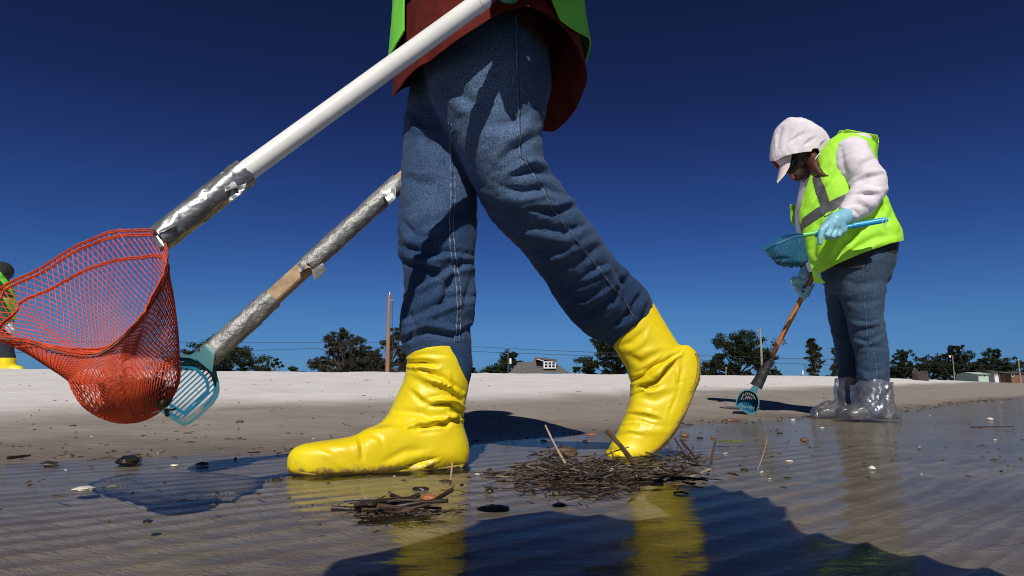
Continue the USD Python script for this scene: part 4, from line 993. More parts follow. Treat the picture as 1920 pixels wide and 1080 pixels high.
# rim, bag
RP = np.array([(304, 452, 1.175), (286, 433, 1.18), (255, 431, 1.20), (220, 432, 1.22), (150, 457, 1.26), (60, 511, 1.29), (-5, 548, 1.29), (-40, 586, 1.25), (-34, 622, 1.18), (4, 634, 1.12), (50, 640, 1.08), (110, 660, 1.05), (168, 668, 1.03), (228, 634, 1.03), (270, 585, 1.05), (296, 535, 1.08), (312, 486, 1.13), (310, 462, 1.165)], float); RP[:, 2] = 0.90 + (RP[:, 2] - 1.15) * 0.8
RW = W(RP[:, 0], RP[:, 1], RP[:, 2]); RL = np.concatenate([[0], np.cumsum(np.linalg.norm(np.diff(np.vstack([RW, RW[:1]]), axis=0), axis=1))])
rim_at = PchipInterpolator(RL, np.vstack([RW, RW[:1]]))
def rimp(u): return rim_at((u % 1.0) * RL[-1])
hoop = np.linspace(0, 1, 90)
net.part('hoop', sweep(rimp(hoop), 0.0010, 8), 'steel_wire', smooth=40)
net.part('ferrule', sweep([TB + PD * .02, W(301, 452, 0.924), W(306, 466, 0.917)], [0.0138, 0.010, 0.0045], 12), 'duct_tape', smooth=40)
BC = W(238, 694, 0.885)
k_ = 1 / ppm(238, 694, 0.885)
def bag(u, v):
    u, v = np.broadcast_arrays(np.asarray(u, float), np.asarray(v, float))
    a = np.arctan2(*(lambda d: (d[..., 1] * 1.6, d[..., 0]))(rimp(u) - RW.mean(0)))
    r = rimp(u)
    e = BC + np.stack([np.cos(a) * 79 * k_, np.sin(a) * 0.080, 0.016 * np.cos(a)], -1)
    Ls = np.linalg.norm(r - e, axis=-1); vs = Ls / (Ls + 0.045)              # rows are shared out by length
    v1 = np.clip(v / vs, 0, 1)[..., None]
    side = smoothstep(-0.35, -0.02, -(r[..., 0] - BC[0]))[..., None] * 0
    m_ = e + np.array([0, 0, 0.03]) * smoothstep(-0.06, 0.04, e[..., 0] - BC[0])[..., None] + (r - e) * 0.22 * smoothstep(0.02, -0.06, e[..., 0] - BC[0])[..., None]
    p = (1 - v1) ** 2 * r + 2 * v1 * (1 - v1) * m_ + v1 ** 2 * e
    out = (p - (RW.mean(0) * (1 - v1) + BC * v1)); out[..., 2] = 0
    right = smoothstep(-0.05, 0.05, r[..., 0] - BC[0])[..., None]
    p = p + np.sin(np.pi * v1) * np.array([0.004, -0.002, 0]) * right
    v2 = (np.clip((v - vs) / (1 - vs), 0, 1) * np.pi / 2)[..., None]
    q = BC + (p - BC) * np.cos(v2) + np.array([32 * k_, 0, -91 * k_]) * np.sin(v2)
    p = np.where(v2 > 0, q, p)
    return p + 0.013 * np.stack([nz(p, 8, 51), nz(p, 8, 52), nz(p, 8, 53)], -1) * smoothstep(0.02, 0.3, v)[..., None]
NU, NV = 88, 46
def vrow(j): return (j / NV) ** 0.92
I_, J_ = np.meshgrid(np.arange(NU), np.arange(NV + 1), indexing='ij')
N_ = bag((I_ + 0.5 * (J_ % 2)) / NU, np.minimum(vrow(J_), 0.992))
def rods(A, B, r, seed=0):
    """many thin four-sided cords at once"""
    d = B - A; L = np.linalg.norm(d, axis=1)[:, None]; d = d / np.maximum(L, 1e-9)
    u = np.cross(d, [0.31, 0.83, 0.46]); u /= np.linalg.norm(u, axis=1)[:, None]; w = np.cross(d, u); n = len(A)
    A, B = A - d * r * .5, B + d * r * .5
    V = np.stack([A + u * r, A + w * r, A - u * r, A - w * r, B + u * r, B + w * r, B - u * r, B - w * r], 1).reshape(-1, 3)
    q = np.array([(0, 4, 5), (0, 5, 1), (1, 5, 6), (1, 6, 2), (2, 6, 7), (2, 7, 3), (3, 7, 4), (3, 4, 0)])
    return V, (np.arange(n)[:, None, None] * 8 + q).reshape(-1, 3)[:, ::-1]
A_, B_ = [], []
ii = np.arange(NU)
for j in range(NV):
    o = 1 if j % 2 else 0
    gap = np.linalg.norm(np.roll(N_[:, j], -1, 0) - N_[:, j], axis=1)          # gathered mesh: fewer cords show
    for di in (o - 1, o):
        keep = (gap > .0024) | ((ii % 2 == 0) & (gap > .0013)) | (ii % 4 == 0)
        A_.append(N_[keep, j]); B_.append(np.roll(N_[:, j + 1], -di, 0)[keep])
net.part('netting', rods(np.vstack(A_), np.vstack(B_), 0.00070), 'net_cord', kind='stuff', smooth=40)
uu = np.linspace(0, 1, 140)
for v in (0.004, 0.022, 0.105):
    p = bag(uu, np.full(140, v)); p += 0.0015 * np.stack([nz(p, 160, 1), nz(p, 160, 2), nz(p, 160, 3)], -1) * 2
    net.part('border_cord', cat(sweep(p, 0.0013, 6, False), sweep(p + [0.0012, -0.0012, 0.0024], 0.0011, 6, False)), 'net_cord', smooth=40)
rng = np.random.default_rng(77)
bits = []
for _ in range(260):
    c = BC + np.clip(rng.normal(size=3), -1.5, 1.5) * [0.020, 0.018, 0.013] + [0.016, 0.0, -0.034]
    d = rng.normal(size=3); d /= np.linalg.norm(d); bits.append(sweep([c - d * rng.uniform(.003, .009), c + d * rng.uniform(.003, .009)], rng.uniform(.001, .005), 5))
solo('net_debris', cat(*bits), 'stick_brown', 'brown plant scraps caught in the bottom of the orange net', 'debris', kind='stuff')

# ------------------------------------------------------------ the taped wooden handle with a slotted blue scoop
A0, A1 = W(391, 668, 1.36), W(885, 218, 1.56)
def on(px_): 
    t = np.linspace(0, 1, 400)[:, None]; p = A0 + (A1 - A0) * t; x, _ = proj(p); return p[np.argmin(np.abs(x - px_))]
scoop = Thing('scoop', 'blue slotted plastic scoop on a taped square wooden handle', 'scoop', A0)
SD = (A1 - A0) / np.linalg.norm(A1 - A0)
def bar(a, b, w, h, seed=0):
    d = (b - a) / np.linalg.norm(b - a); u = np.cross(d, [0, 1, 0]); u /= np.linalg.norm(u); v = np.cross(d, u); n = 14; V = []
    c = np.array([(-1, -.8), (-.8, -1), (.8, -1), (1, -.8), (1, .8), (.8, 1), (-.8, 1), (-1, .8)])
    for t in np.linspace(0, 1, n): V.append(a + (b - a) * t + (c[:, :1] * u * w + c[:, 1:] * v * h) * (1 + 0.02 * np.sin(9 * t + seed)))
    V = np.vstack(V); i = np.arange(8); j = (i + 1) % 8
    F = np.vstack([np.vstack([np.stack([k * 8 + i, k * 8 + 8 + i, k * 8 + 8 + j], 1), np.stack([k * 8 + i, k * 8 + 8 + j, k * 8 + j], 1)]) for k in range(n - 1)] + [np.stack([0 * i[1:-1], i[1:-1], i[1:-1] + 1], 1), np.stack([0 * i[1:-1], i[1:-1] + 1, i[1:-1]], 1) + (n - 1) * 8])
    t_ = trimesh.Trimesh(V, F, process=False)
    return V, (F[:, ::-1] if t_.volume < 0 else F)
scoop.part('handle', bar(on(480), A1 + SD * 0.12, 0.0150, 0.0150), 'raw_wood', smooth=30)
t1 = scoop.part('tape', taped(A0 - SD * 0.004, on(512), 0.0235, 0.0215, 46, 15, 0.0036), 'weathered_tape', label='crumpled silver tape binding the scoop to the handle', smooth=50)
t2 = scoop.part('tape', taped(on(577), on(748), 0.0212, 0.0214, 60, 25, 0.0026), 'weathered_tape', label='long silver tape sleeve in the middle of the handle', smooth=50)
scoop.part('tape_flap', flap(W(584, 506, 1.40), W(606, 494, 1.40), W(612, 508, 1.38), W(590, 527, 1.385), 6), 'weathered_tape', parent=t2, smooth=60)
scoop.part('tape_flap', flap(W(558, 492, 1.39), W(578, 482, 1.39), W(574, 500, 1.385), W(560, 512, 1.385), 7), 'weathered_tape', parent=t2, smooth=60)
scoop.part('tape_flap', flap(W(716, 360, 1.45), W(742, 346, 1.46), W(742, 372, 1.455), W(730, 384, 1.45), 9), 'duct_tape', parent=t2, smooth=60)
def Z1(pts): return [(290 + x / 6.35, 640 + y / 6.35) for x, y in pts]
outer = Polygon(Z1([(-40, 700), (60, 840), (200, 930), (340, 1008), (420, 985), (560, 880), (700, 745), (755, 660), (775, 580), (768, 480), (738, 390), (690, 325), (640, 280), (540, 190), (420, 162), (300, 150), (200, 155), (90, 200), (0, 300), (-50, 420), (-60, 560)])).buffer(1.5).buffer(-1.5)
def slotted(outer, ang, pitch, width, m0, m1, m2, extra=None):
    c = outer.centroid; rows = []
    for k in range(-30, 31):
        b = box(-300, k * pitch - width / 2, 300, k * pitch + width / 2)
        rows.append(shapely.affinity.translate(shapely.affinity.rotate(b, ang, origin=(0, 0)), c.x, c.y))
    rows = unary_union(rows)
    zone = outer.buffer(-m0).difference(outer.buffer(-m1)).union(outer.buffer(-m2))
    sl = rows.intersection(zone).buffer(-0.5).buffer(0.5)
    return outer.difference(sl)
import shapely.affinity
tilt = dict(Yx=0.0006, x0=360, Yy=-0.0002, y0=730)
plate = slotted(outer.buffer(-2), -43, 7.4, 4.5, 9, 16.5, 23)
def dz(v): return {'dirt': np.clip(0.25 + 0.5 * smoothstep(0.02, 0.0, v[:, 2] - v[:, 2].min()), 0, 1)}
m = prism(plate, 1.352, 1.346, **tilt); scoop.part('basket', m, 'teal_plastic', smooth=False, prim=dz(m[0]))
m = prism(outer.difference(outer.buffer(-4.2)), 1.355, 1.334, **tilt); scoop.part('rim', m, 'grey_teal_plastic', smooth=False)
m = prism(unary_union([outer.difference(outer.buffer(-6.0)), Polygon([(352, 668), (366, 660), (378, 652), (392, 640), (410, 664), (405, 684), (408, 712), (396, 706), (384, 690), (370, 678)])]).buffer(1).buffer(-1), 1.3339, 1.329, **tilt); scoop.part('lip', m, 'grey_teal_plastic', smooth=False)
sock = hull(np.vstack([W(np.array(a), np.array(b), np.array(y)) for a, b, y in (([366, 398, 402, 380], [672, 698, 668, 650], [1.336] * 4), ([366, 398, 402, 380], [672, 698, 668, 650], [1.385] * 4), ([388, 402], [644, 658], [1.34, 1.34]))]))
scoop.part('socket', sock, 'grey_teal_plastic', smooth=30)
# ------------------------------------------------------------ the worker in the white hooded jacket
def z3(x, y): return (1380 + x / 3, 200 + y / 3)
def b7(x, y): return (1430 + x / 7.714, 215 + y / 7.714)
D = 3.72
hood_p = Thing('person', 'person in white hooded jacket, lime vest and jeans, head bowed, clear plastic bags on feet', 'person', (1.83, 3.70, 0))
def px_secs(conv, rows, Y, rd): return [E(conv(*a), conv(*b), Y if len(r) < 4 else r[3], r[2] if len(r) > 2 else rd) for r in rows for a, b in [r[:2]]]
torso2 = Tube(px_secs(z3, [((455, 235), (590, 190), .10), ((450, 275), (735, 215), .20), ((402, 360), (738, 300), .20), ((366, 470), (752, 420), .20), ((346, 570), (782, 520), .205), ((348, 670), (828, 620), .21), ((370, 780), (866, 700), .215), ((405, 880), (886, 760), .21), ((450, 1000), (880, 840), .20)], D, .2), power=2.3, end=0.4)
tm2 = blob([torso2], 0.011, 0.01, None, 2)
jk = folds(inflate(tm2, -.010), 0.008, 8, 61, (1, 1, .7)); px, py = proj(jk[0])
jacket = hood_p.part('jacket', solidify(clip(jk, poly_sd(px, py, [z3(*q) for q in [(250, 0), (1000, 0), (1000, 730), (890, 752), (700, 815), (560, 880), (440, 930), (250, 930)]])), .004), 'white_cloth', smooth=50)
hood_p.part('undershirt', clip(inflate(tm2, -0.014), -np.abs(proj(tm2[0])[1] - 420) + 82), 'black_cloth', smooth=True)
vest_in = inflate(tm2, 0.015)
vest_in = folds(vest_in, 0.026, 6.0, 62, (1.3, 1.3, .6)); vest_in = folds(vest_in, 0.010, 15, 65, (1.2, 1.2, .7), ridge=True)
vest_in = creases(vest_in, [([z3(*q) for q in p], w, d, s) for p, w, d, s in [([(640, 560), (560, 700), (450, 900)], 8, .018, 1), ([(700, 640), (600, 780), (520, 880)], 8, .014, -1), ([(480, 620), (440, 760), (440, 880)], 6, .012, 1), ([(830, 560), (760, 640), (640, 760)], 9, .014, 1), ([(560, 360), (500, 420), (430, 520)], 6, .010, -1), ([(900, 720), (780, 740), (620, 830)], 6, .012, -1), ([(520, 440), (470, 470), (400, 600)], 5, .008, 1), ([(870, 600), (850, 680), (880, 740)], 6, .009, 1)]])
def vest_keep(m):
    px, py = proj(m[0]); n = normals(*m)
    A = poly_sd(px, py, [z3(*q) for q in [(428, 362), (462, 270), (520, 190), (585, 148), (660, 146), (760, 178), (840, 250), (900, 400), (940, 520), (960, 640), (990, 742), (870, 768), (700, 828), (560, 888), (462, 942), (470, 960), (506, 994), (440, 992), (420, 900), (376, 745), (352, 610), (384, 480)]])
    B = poly_sd(px, py, [z3(*q) for q in [(300, 545), (330, 560), (420, 370), (590, 120), (800, 160), (990, 740), (870, 768), (560, 888), (460, 940), (400, 820), (350, 700), (310, 650)]])
    front = facing(m[0], n) > 0.0
    return np.where(front, A, B)
vm = clip(vest_in, vest_keep(vest_in))
vest2 = hood_p.part('vest', solidify(vm, .004), 'lime_cloth', smooth=50)
def decal(polyz, mat, name, lift=.003):
    m = inflate(vm, lift); px, py = proj(m[0]); f = facing(m[0], normals(*m))
    s = poly_sd(px, py, [z3(*q) for q in polyz])
    m = clip(m, np.where(f > -0.1, s, -5.0))
    return hood_p.part(name, solidify(m, .0025), mat, parent=vest2, smooth=50)
decal([(428, 392), (468, 384), (500, 455), (530, 545), (480, 566), (448, 480)], 'grey_reflective', 'reflective_stripe')
decal([(368, 632), (450, 572), (530, 530.5), (650, 474), (660, 505), (560, 575), (470, 622), (376, 684)], 'grey_reflective', 'reflective_stripe', .0045)
decal([(346, 690), (356, 645), (374, 690), (368, 712), (350, 714)], 'grey_reflective', 'reflective_stripe')
decal([(493, 603), (539, 583), (543, 598), (497, 620)], 'black_cloth', 'tag_border', .0036)
decal([(496, 604.5), (537, 586), (540, 597), (499, 616.5)], 'lime_cloth', 'tag', .0048)
decal([(500, 606), (512, 600), (514, 607), (502, 612)], 'black_cloth', 'tag_mark', .006)
decal([(516, 600), (534, 592), (535.5, 595), (517, 603)], 'black_cloth', 'tag_mark', .006)
# sleeves
def arm2(pts, cuff, seed, frac):
    K = [(*W(*z3(x, y), Y), r / 3 / ppm(*z3(x, y), Y)) for x, y, Y, r in pts]
    m = blob([Balls(K)], 0.0085, 0.01, None, 2)
    m = folds(m, 0.012, 6, seed, (1.0, 1.0, 2.2)); m = folds(m, .004, 15, seed + 1, (1, 1, 1.8), ridge=True)
    return m, K
am, K = arm2([(655, 262, 3.54, 92), (672, 330, 3.52, 102), (740, 420, 3.50, 98), (752, 460, 3.49, 90), (700, 540, 3.45, 84), (650, 585, 3.42, 64), (606, 612, 3.41, 44)], None, 71, 0)
am = creases(am, [([z3(*q) for q in p], w, d, s) for p, w, d, s in [([(830, 380), (740, 400), (640, 470)], 5, .012, 1), ([(835, 450), (740, 440), (660, 470)], 5, .012, -1), ([(800, 500), (700, 490), (600, 540)], 5, .012, 1), ([(745, 570), (680, 540), (610, 560)], 4.5, .010, 1), ([(700, 620), (660, 580), (600, 590)], 4, .008, -1), ([(590, 230), (600, 330), (640, 420)], 6, .009, 1), ([(760, 300), (700, 340), (650, 420)], 6, .008, 1)]])
c, d = np.array(K[-1][:3]), np.array(K[-2][:3])
am = clip(am, (am[0] - c) @ ((d - c) / np.linalg.norm(d - c)) - .004)
hood_p.part('sleeve', solidify(am, .004), 'white_cloth', parent=jacket, smooth=50)
hood_p.part('cuff', blob([px_balls([(*z3(628, 598), 3.415, 15.6), (*z3(604, 618), 3.408, 14.8)])], .006, .01, None, 1), 'pink_cloth', parent=jacket, smooth=True)
am2, K = arm2([(560, 300, 3.90, 88), (490, 480, 3.97, 84), (430, 660, 3.98, 74), (412, 800, 3.92, 58), (405, 905, 3.88, 46)], None, 75, 0)
c, d = np.array(K[-1][:3]), np.array(K[-2][:3])
am2 = clip(am2, (am2[0] - c) @ ((d - c) / np.linalg.norm(d - c)) - .004)
hood_p.part('sleeve', solidify(am2, .004), 'white_cloth', parent=jacket, smooth=50)
# gloves
def zb(*pts): return px_balls([(*z3(x, y), Y, r / 3) for x, y, Y, r in pts])
glove = blob([zb((618, 612, 3.405, 46), (585, 634, 3.385, 50), (545, 662, 3.375, 48), (512, 684, 3.372, 36)), zb((560, 640, 3.37, 45), (590, 690, 3.375, 34)),
              zb((506, 672, 3.36, 24), (482, 700, 3.35, 19), (474, 740, 3.35, 15.5), (473, 768, 3.352, 12)), zb((532, 690, 3.36, 21), (516, 722, 3.352, 17), (512, 738, 3.37, 14)), zb((560, 696, 3.362, 21), (548, 728, 3.355, 17), (540, 736, 3.38, 13)),
              zb((590, 692, 3.365, 20), (578, 722, 3.36, 15), (568, 730, 3.385, 12)), zb((500, 690, 3.40, 18), (470, 708, 3.42, 13), (452, 728, 3.42, 10))], .0042, .005, None, 1)
glove = creases(glove, [([z3(534, 650), z3(520, 690), z3(510, 715)], 1.6, .003, 1), ([z3(560, 660), z3(550, 700), z3(542, 726)], 1.6, .003, 1), ([z3(585, 670), z3(580, 700), z3(572, 722)], 1.4, .003, 1), ([z3(600, 610), z3(625, 640)], 1.6, .002, 1)])
hood_p.part('glove', glove, 'blue_glove', smooth=True)
H2 = W(1512, 541, 3.86); T2 = W(1419, 724, 3.97); rd2 = (H2 - T2) / np.linalg.norm(H2 - T2)
g2 = grip_hand(H2, -rd2, np.array([-0.10, 0.05, 1.0]) + rd2 * 0.35 + np.array([-.25, -.1, 0]), .014, 1.05, .0042)
hood_p.part('glove', cat(g2, blob([Balls([(*(H2 + [-0.012, 0.0, .075]), .030), (*W(*z3(406, 915), 3.88), .036)])], .006, .01, None, 1)), 'blue_glove', smooth=True)
# head, cap, hair, hood
def bb(*pts): return px_balls([(*b7(x, y), Y, r / 7.714) for x, y, Y, r in pts])
head = [bb((590, 400, D, 215), (560, 560, D, 195), (525, 720, D, 150), (500, 850, D, 98), (495, 900, D, 70)), bb((400, 740, D, 40), (368, 800, D, 34), (362, 830, D, 28)), bb((430, 800, D, 70), (450, 870, D, 45)), bb((620, 720, D, 130), (740, 900, D, 170), (900, 1050, D, 240)), bb((640, 620, D - .07, 34), (650, 680, D - .068, 22))]
legs_b = [zb((700, 860, 3.72, 80), (720, 990, 3.68, 80)), px_balls([(1618, 530, 3.66, 30), (1626, 630, 3.66, 22), (1636, 700, 3.66, 18), (1636, 768, 3.6, 12)]), px_balls([(1580, 530, 3.85, 30), (1586, 630, 3.85, 18), (1592, 700, 3.85, 14), (1590, 764, 3.85, 10)])]
armsb = [zb((640, 300, 3.55, 60), (735, 430, 3.5, 52), (650, 580, 3.42, 36), (606, 612, 3.405, 30)), zb((560, 300, 3.9, 60), (430, 660, 3.97, 46), (405, 910, 3.88, 30))]
hood_p.part('body', blob([Shrunk(torso2, .09)] + head + legs_b + armsb, .010, .012, None, 1), 'skin', smooth=True)
hood_p.part('lips', blob([bb((424, 880, D - .02, 24), (424, 880, D + .02, 24)), bb((444, 915, D - .02, 20), (444, 915, D + .02, 20))], .004, .004, None, 1), 'lips', smooth=True)
gl_ = hood_p.part('sunglasses', sweep([W(*b7(400, 660), D + .02), W(*b7(430, 650), D - .05), W(*b7(455, 655), D - .062), W(*b7(640, 600), D - .080)], .0035, 6), 'dark_lens', smooth=60)
hood_p.part('lens', blob([bb((445, 665, D - .055, 44), (420, 725, D - .05, 40))], .004, .004, None, 1), 'dark_lens', parent=gl_, smooth=True)
hood_p.part('lens', blob([bb((405, 690, D + .03, 40))], .004, .004, None, 1), 'dark_lens', parent=gl_, smooth=True)
hair = blob([bb((690, 520, D - .055, 62), (735, 640, D - .085, 66), (770, 770, D - .13, 66), (830, 850, D - .165, 44), (900, 880, D - .175, 22), (965, 886, D - .18, 8)), bb((670, 540, D - .05, 50), (690, 700, D - .08, 52), (740, 850, D - .12, 34)), bb((620, 420, D - .02, 190), (660, 560, D, 150))], .0055, .01, None, 1)
hood_p.part('hair', folds(hair, .008, 30, 81, (2, 2, .3)), 'brown_hair', smooth=True)
hood = blob([Tube(px_secs(b7, [((350, 84), (440, 88), .03), ((290, 120), (505, 122), .065), ((235, 175), (640, 180), .095), ((182, 260), (790, 262), .115), ((152, 360), (925, 350), .12), ((136, 450), (945, 420), .12), ((122, 545), (900, 520), .118), ((128, 660), (860, 640), .115), ((160, 760), (840, 740), .10)], D, .1), power=2.1, end=.5)], .0075, .01, None, 2)
hood = folds(hood, .011, 9, 83, (1.6, 1, .7)); hood = folds(hood, .004, 24, 84, (1.6, 1, .7), ridge=True)
hood = creases(hood, [([b7(*q) for q in p], w, d, s) for p, w, d, s in [([(300, 160), (230, 300), (215, 500)], 3, .006, 1), ([(520, 300), (440, 370), (400, 420)], 3, .004, 1), ([(760, 330), (660, 400), (600, 440)], 3.5, .006, 1), ([(430, 350), (340, 440), (300, 500)], 3, .005, -1), ([(900, 380), (850, 440), (840, 500)], 3, .006, 1), ([(640, 260), (540, 300), (470, 350)], 4, .004, 1)]])
px, py = proj(hood[0])
rimpoly = [b7(*q) for q in [(60, 0), (1100, 0), (1100, 420), (900, 470), (862, 522), (830, 560), (805, 485), (722, 492), (702, 532), (560, 545), (420, 572), (300, 604), (245, 640), (190, 672), (120, 660), (60, 640)]]
rs = poly_sd(px, py, rimpoly)
hm = clip(hood, rs)
hd_ = hood_p.part('hood', solidify(hm, .004), 'white_cloth', smooth=50)
band = inflate(hm, .004); px, py = proj(band[0])
band = folds(band, .008, 42, 86, (1.6, 1, .5))
low = poly_sd(px, py, [b7(*q) for q in [(100, 700), (120, 600), (200, 575), (300, 515), (420, 480), (560, 452), (740, 455), (800, 480), (722, 492), (702, 532), (560, 545), (420, 572), (300, 604), (245, 640), (190, 680)]])
hood_p.part('hood_band', solidify(clip(band, low), .004), 'white_cloth', parent=hd_, smooth=50)
hood_p.part('drawcord', sweep([W(*b7(*q), D - .125) for q in [(828, 555), (790, 600), (758, 648), (768, 676), (795, 680), (822, 650), (832, 600), (830, 555)]], .0032, 6), 'white_cord', parent=hd_, smooth=60)
CL = np.array([(150, 600), (172, 660), (205, 705), (246, 738), (236, 800), (220, 880), (200, 962)], float); EL = np.array([(420, 560), (418, 590), (412, 640), (405, 690), (385, 760), (325, 868), (214, 990)], float)
ss = np.linspace(-1, 1, 17); G_ = []
for (c0, c1), (e0, e1) in zip(CL, EL):
    G_.append([W(*b7(c0 + (e0 - c0) * s * s, c1 + (e1 - c1) * s * s), D - .088 * s * (1 - .25 * s * s)) for s in ss])
G_ = np.array(G_); i = np.arange(G_.shape[0] * 17).reshape(-1, 17); q = np.stack([i[:-1, :-1], i[1:, :-1], i[1:, 1:], i[:-1, 1:]], -1)
def gm(a, b): 
    Q = q[a:b].reshape(-1, 4); m = (G_.reshape(-1, 3), np.vstack([Q[:, [0, 1, 2]], Q[:, [0, 2, 3]]])); return solidify(m, .003)
cp = hood_p.part('cap', gm(0, 3), 'pink_cloth', smooth=40)
hood_p.part('brim', gm(3, 6), 'pink_cloth', parent=cp, smooth=40)
hood_p.part('headscarf', blob([bb((168, 690, D, 34), (214, 760, D, 24))], .005, .005, None, 1), 'dark_red_cloth', smooth=True)
# jeans, shoes, bags over the shoes
j2 = blob([Tube([E((1528, 448), (1682, 424), 3.72, .195), E((1535, 480), (1676, 452), 3.72, .19), E((1542, 500), (1672, 480), 3.72, .19), E((1549, 528), (1664, 512), 3.72, .17)]),
           Tube([E((1566, 505), (1664, 490), 3.66, .13), E((1570, 525), (1659, 518), 3.66, .12), E((1577, 552), (1657, 548), 3.655, .105), E((1590, 590), (1653, 595), 3.65, .095), E((1597, 626), (1658, 630), 3.64, .09), E((1607, 662), (1663, 660), 3.63, .085), E((1609, 700), (1664, 700), 3.62, .08), E((1611, 742), (1661, 745), 3.60, .07), E((1614, 772), (1656, 774), 3.58, .055)]),
           Tube([E((1548, 515), (1630, 505), 3.82, .12), E((1551, 560), (1622, 560), 3.84, .10), E((1557, 600), (1616, 600), 3.85, .09), E((1562, 626), (1614, 626), 3.85, .085), E((1570, 660), (1614, 660), 3.85, .08), E((1575, 700), (1612, 700), 3.85, .075), E((1573, 740), (1606, 745), 3.85, .06), E((1571, 768), (1604, 770), 3.85, .05)])], .0095, .012, None, 2)
j2 = creases(j2, [([(1594, 598), (1620, 604), (1654, 600)], 4, .012, 1), ([(1600, 634), (1625, 640), (1656, 626)], 4, .014, 1), ([(1600, 618), (1630, 616), (1654, 610)], 4, .010, -1), ([(1606, 652), (1630, 648), (1660, 654)], 5, .008, 1), ([(1580, 560), (1610, 570), (1655, 560)], 6, .006, 1), ([(1570, 520), (1610, 535), (1655, 525)], 6, .005, 1), ([(1612, 690), (1630, 700), (1660, 690)], 5, .007, 1), ([(1565, 620), (1580, 630), (1596, 628)], 4, .008, 1)])
j2 = folds(j2, .010, 8, 91, (1, 1, 1.4)); j2 = folds(j2, .004, 20, 92, ridge=False)
jn2 = hood_p.part('jeans', j2, 'denim_grey', smooth=True, prim={'worn': 0 * j2[0][:, 0] + 0.08})
sl, sn, _ = leg_seam(j2, [(1620, 492), (1622, 540), (1626, 590), (1629, 625), (1640, 655), (1646, 690), (1644, 720)], 90)
hood_p.part('seam', ribbon(sl, sn, .006, .003), 'denim_grey', parent=jn2, smooth=50)
hood_p.part('stitching', stitches(sl, sn, .006, 2, .0022), 'stitch_thread', parent=jn2)
hood_p.part('shoe', blob([px_balls([(1648, 772, 3.58, 14), (1600, 776, 3.56, 10)])], .008, .01, lambda P, a: np.maximum(a, .002 - P[:, 2]), 1), 'shoe_grey', smooth=True)
hood_p.part('shoe', blob([px_balls([(1588, 770, 3.85, 12), (1545, 774, 3.83, 9)])], .008, .01, lambda P, a: np.maximum(a, .002 - P[:, 2]), 1), 'shoe_grey', smooth=True)
def bagboot(secs_shaft, secs_foot, seed, toppoly):
    m = blob([Tube(secs_shaft), Tube(secs_foot, power=2.4, end=.4)], .0075, .02, lambda P, a: np.maximum(a, .003 - P[:, 2]), 2)
    m = folds(m, .030, 9, seed, (1, 1, 1)); m = folds(m, .020, 17, seed + 1, (1.4, 1, .8)); m = (np.c_[m[0][:, :2], np.maximum(m[0][:, 2], .003)], m[1])
    px, py = proj(m[0]); return clip(m, poly_sd(px, py, toppoly))
hood_p.part('plastic_bag', bagboot([E((1602, 700), (1668, 696), 3.62, .10), E((1601, 730), (1668, 730), 3.61, .10), E((1603, 752), (1670, 755), 3.59, .10), E((1610, 768), (1676, 772), 3.57, .09)],
    [E((1681, 768), (1681, 788), 3.58, .06), E((1664, 758), (1664, 790), 3.57, .075), E((1630, 757), (1630, 791), 3.56, .08), E((1600, 760), (1600, 791), 3.55, .08), E((1580, 766), (1580, 790), 3.55, .06)], 95, [(1540, 722), (1602, 722), (1612, 713), (1626, 715), (1640, 710), (1656, 712), (1668, 716), (1720, 720), (1720, 820), (1540, 820)]), 'clear_plastic', smooth=True, label='clear plastic bag over the near foot')
hood_p.part('plastic_bag', bagboot([E((1568, 694), (1614, 692), 3.85, .095), E((1569, 720), (1614, 722), 3.85, .095), E((1570, 745), (1612, 748), 3.85, .085), E((1568, 762), (1608, 765), 3.85, .08)],
    [E((1600, 756), (1600, 782), 3.85, .07), E((1570, 752), (1570, 784), 3.84, .075), E((1545, 758), (1545, 785), 3.83, .075), E((1525, 772), (1525, 784), 3.82, .05)], 98, [(1480, 709), (1574, 709), (1590, 706), (1604, 710), (1640, 710), (1640, 820), (1480, 820)]), 'clear_plastic', smooth=True, label='clear plastic bag over the far foot')

# ------------------------------------------------------------ what that worker holds: a small blue net and a scoop
N0, N1 = W(*z3(384, 722), 3.42), W(*z3(838, 637), 3.34)
nd = (N1 - N0) / np.linalg.norm(N1 - N0)
sn_ = Thing('hand_net', 'small blue hand net held level in the light blue glove', 'net', N0)
sn_.part('handle', sweep([N0 + nd * .05, N0 + nd * .40, N1 - nd * .15], .0105, 14), 'blue_handle', smooth=40)
sn_.part('grip', sweep([N1 - nd * .155, N1 - nd * .15, N1 - nd * .004, N1], [.012, .0148, .0148, .011], 16), 'blue_handle', smooth=40)
sn_.part('ferrule', sweep([N0 - nd * .005, N0 + nd * .055], [.011, .0125], 14), 'green_plastic', smooth=40)
t = np.linspace(0, 2 * np.pi, 14)
sn_.part('hanging_loop', sweep([N1 + nd * .004 + np.array([-.012 + .012 * np.cos(a), -.01, -.022 + .02 * np.sin(a)]) for a in t], .0012, 5), 'white_cord', smooth=60)
r2 = np.array([(384, 718, 3.42), (320, 716, 3.46), (250, 734, 3.52), (190, 770, 3.52), (158, 793, 3.47), (166, 806, 3.42), (230, 772, 3.36), (300, 745, 3.36), (384, 728, 3.41)], float)
R2 = np.array([W(*z3(x, y), Y) for x, y, Y in r2])
L2_ = np.concatenate([[0], np.cumsum(np.linalg.norm(np.diff(R2, axis=0), axis=1))]); r2f = PchipInterpolator(L2_, R2)
sn_.part('hoop', sweep(r2f(np.linspace(0, L2_[-1], 50)), .0042, 7), 'teal_plastic', smooth=40)
b2c, b2e = W(*z3(312, 862), 3.44), W(*z3(312, 899), 3.44)
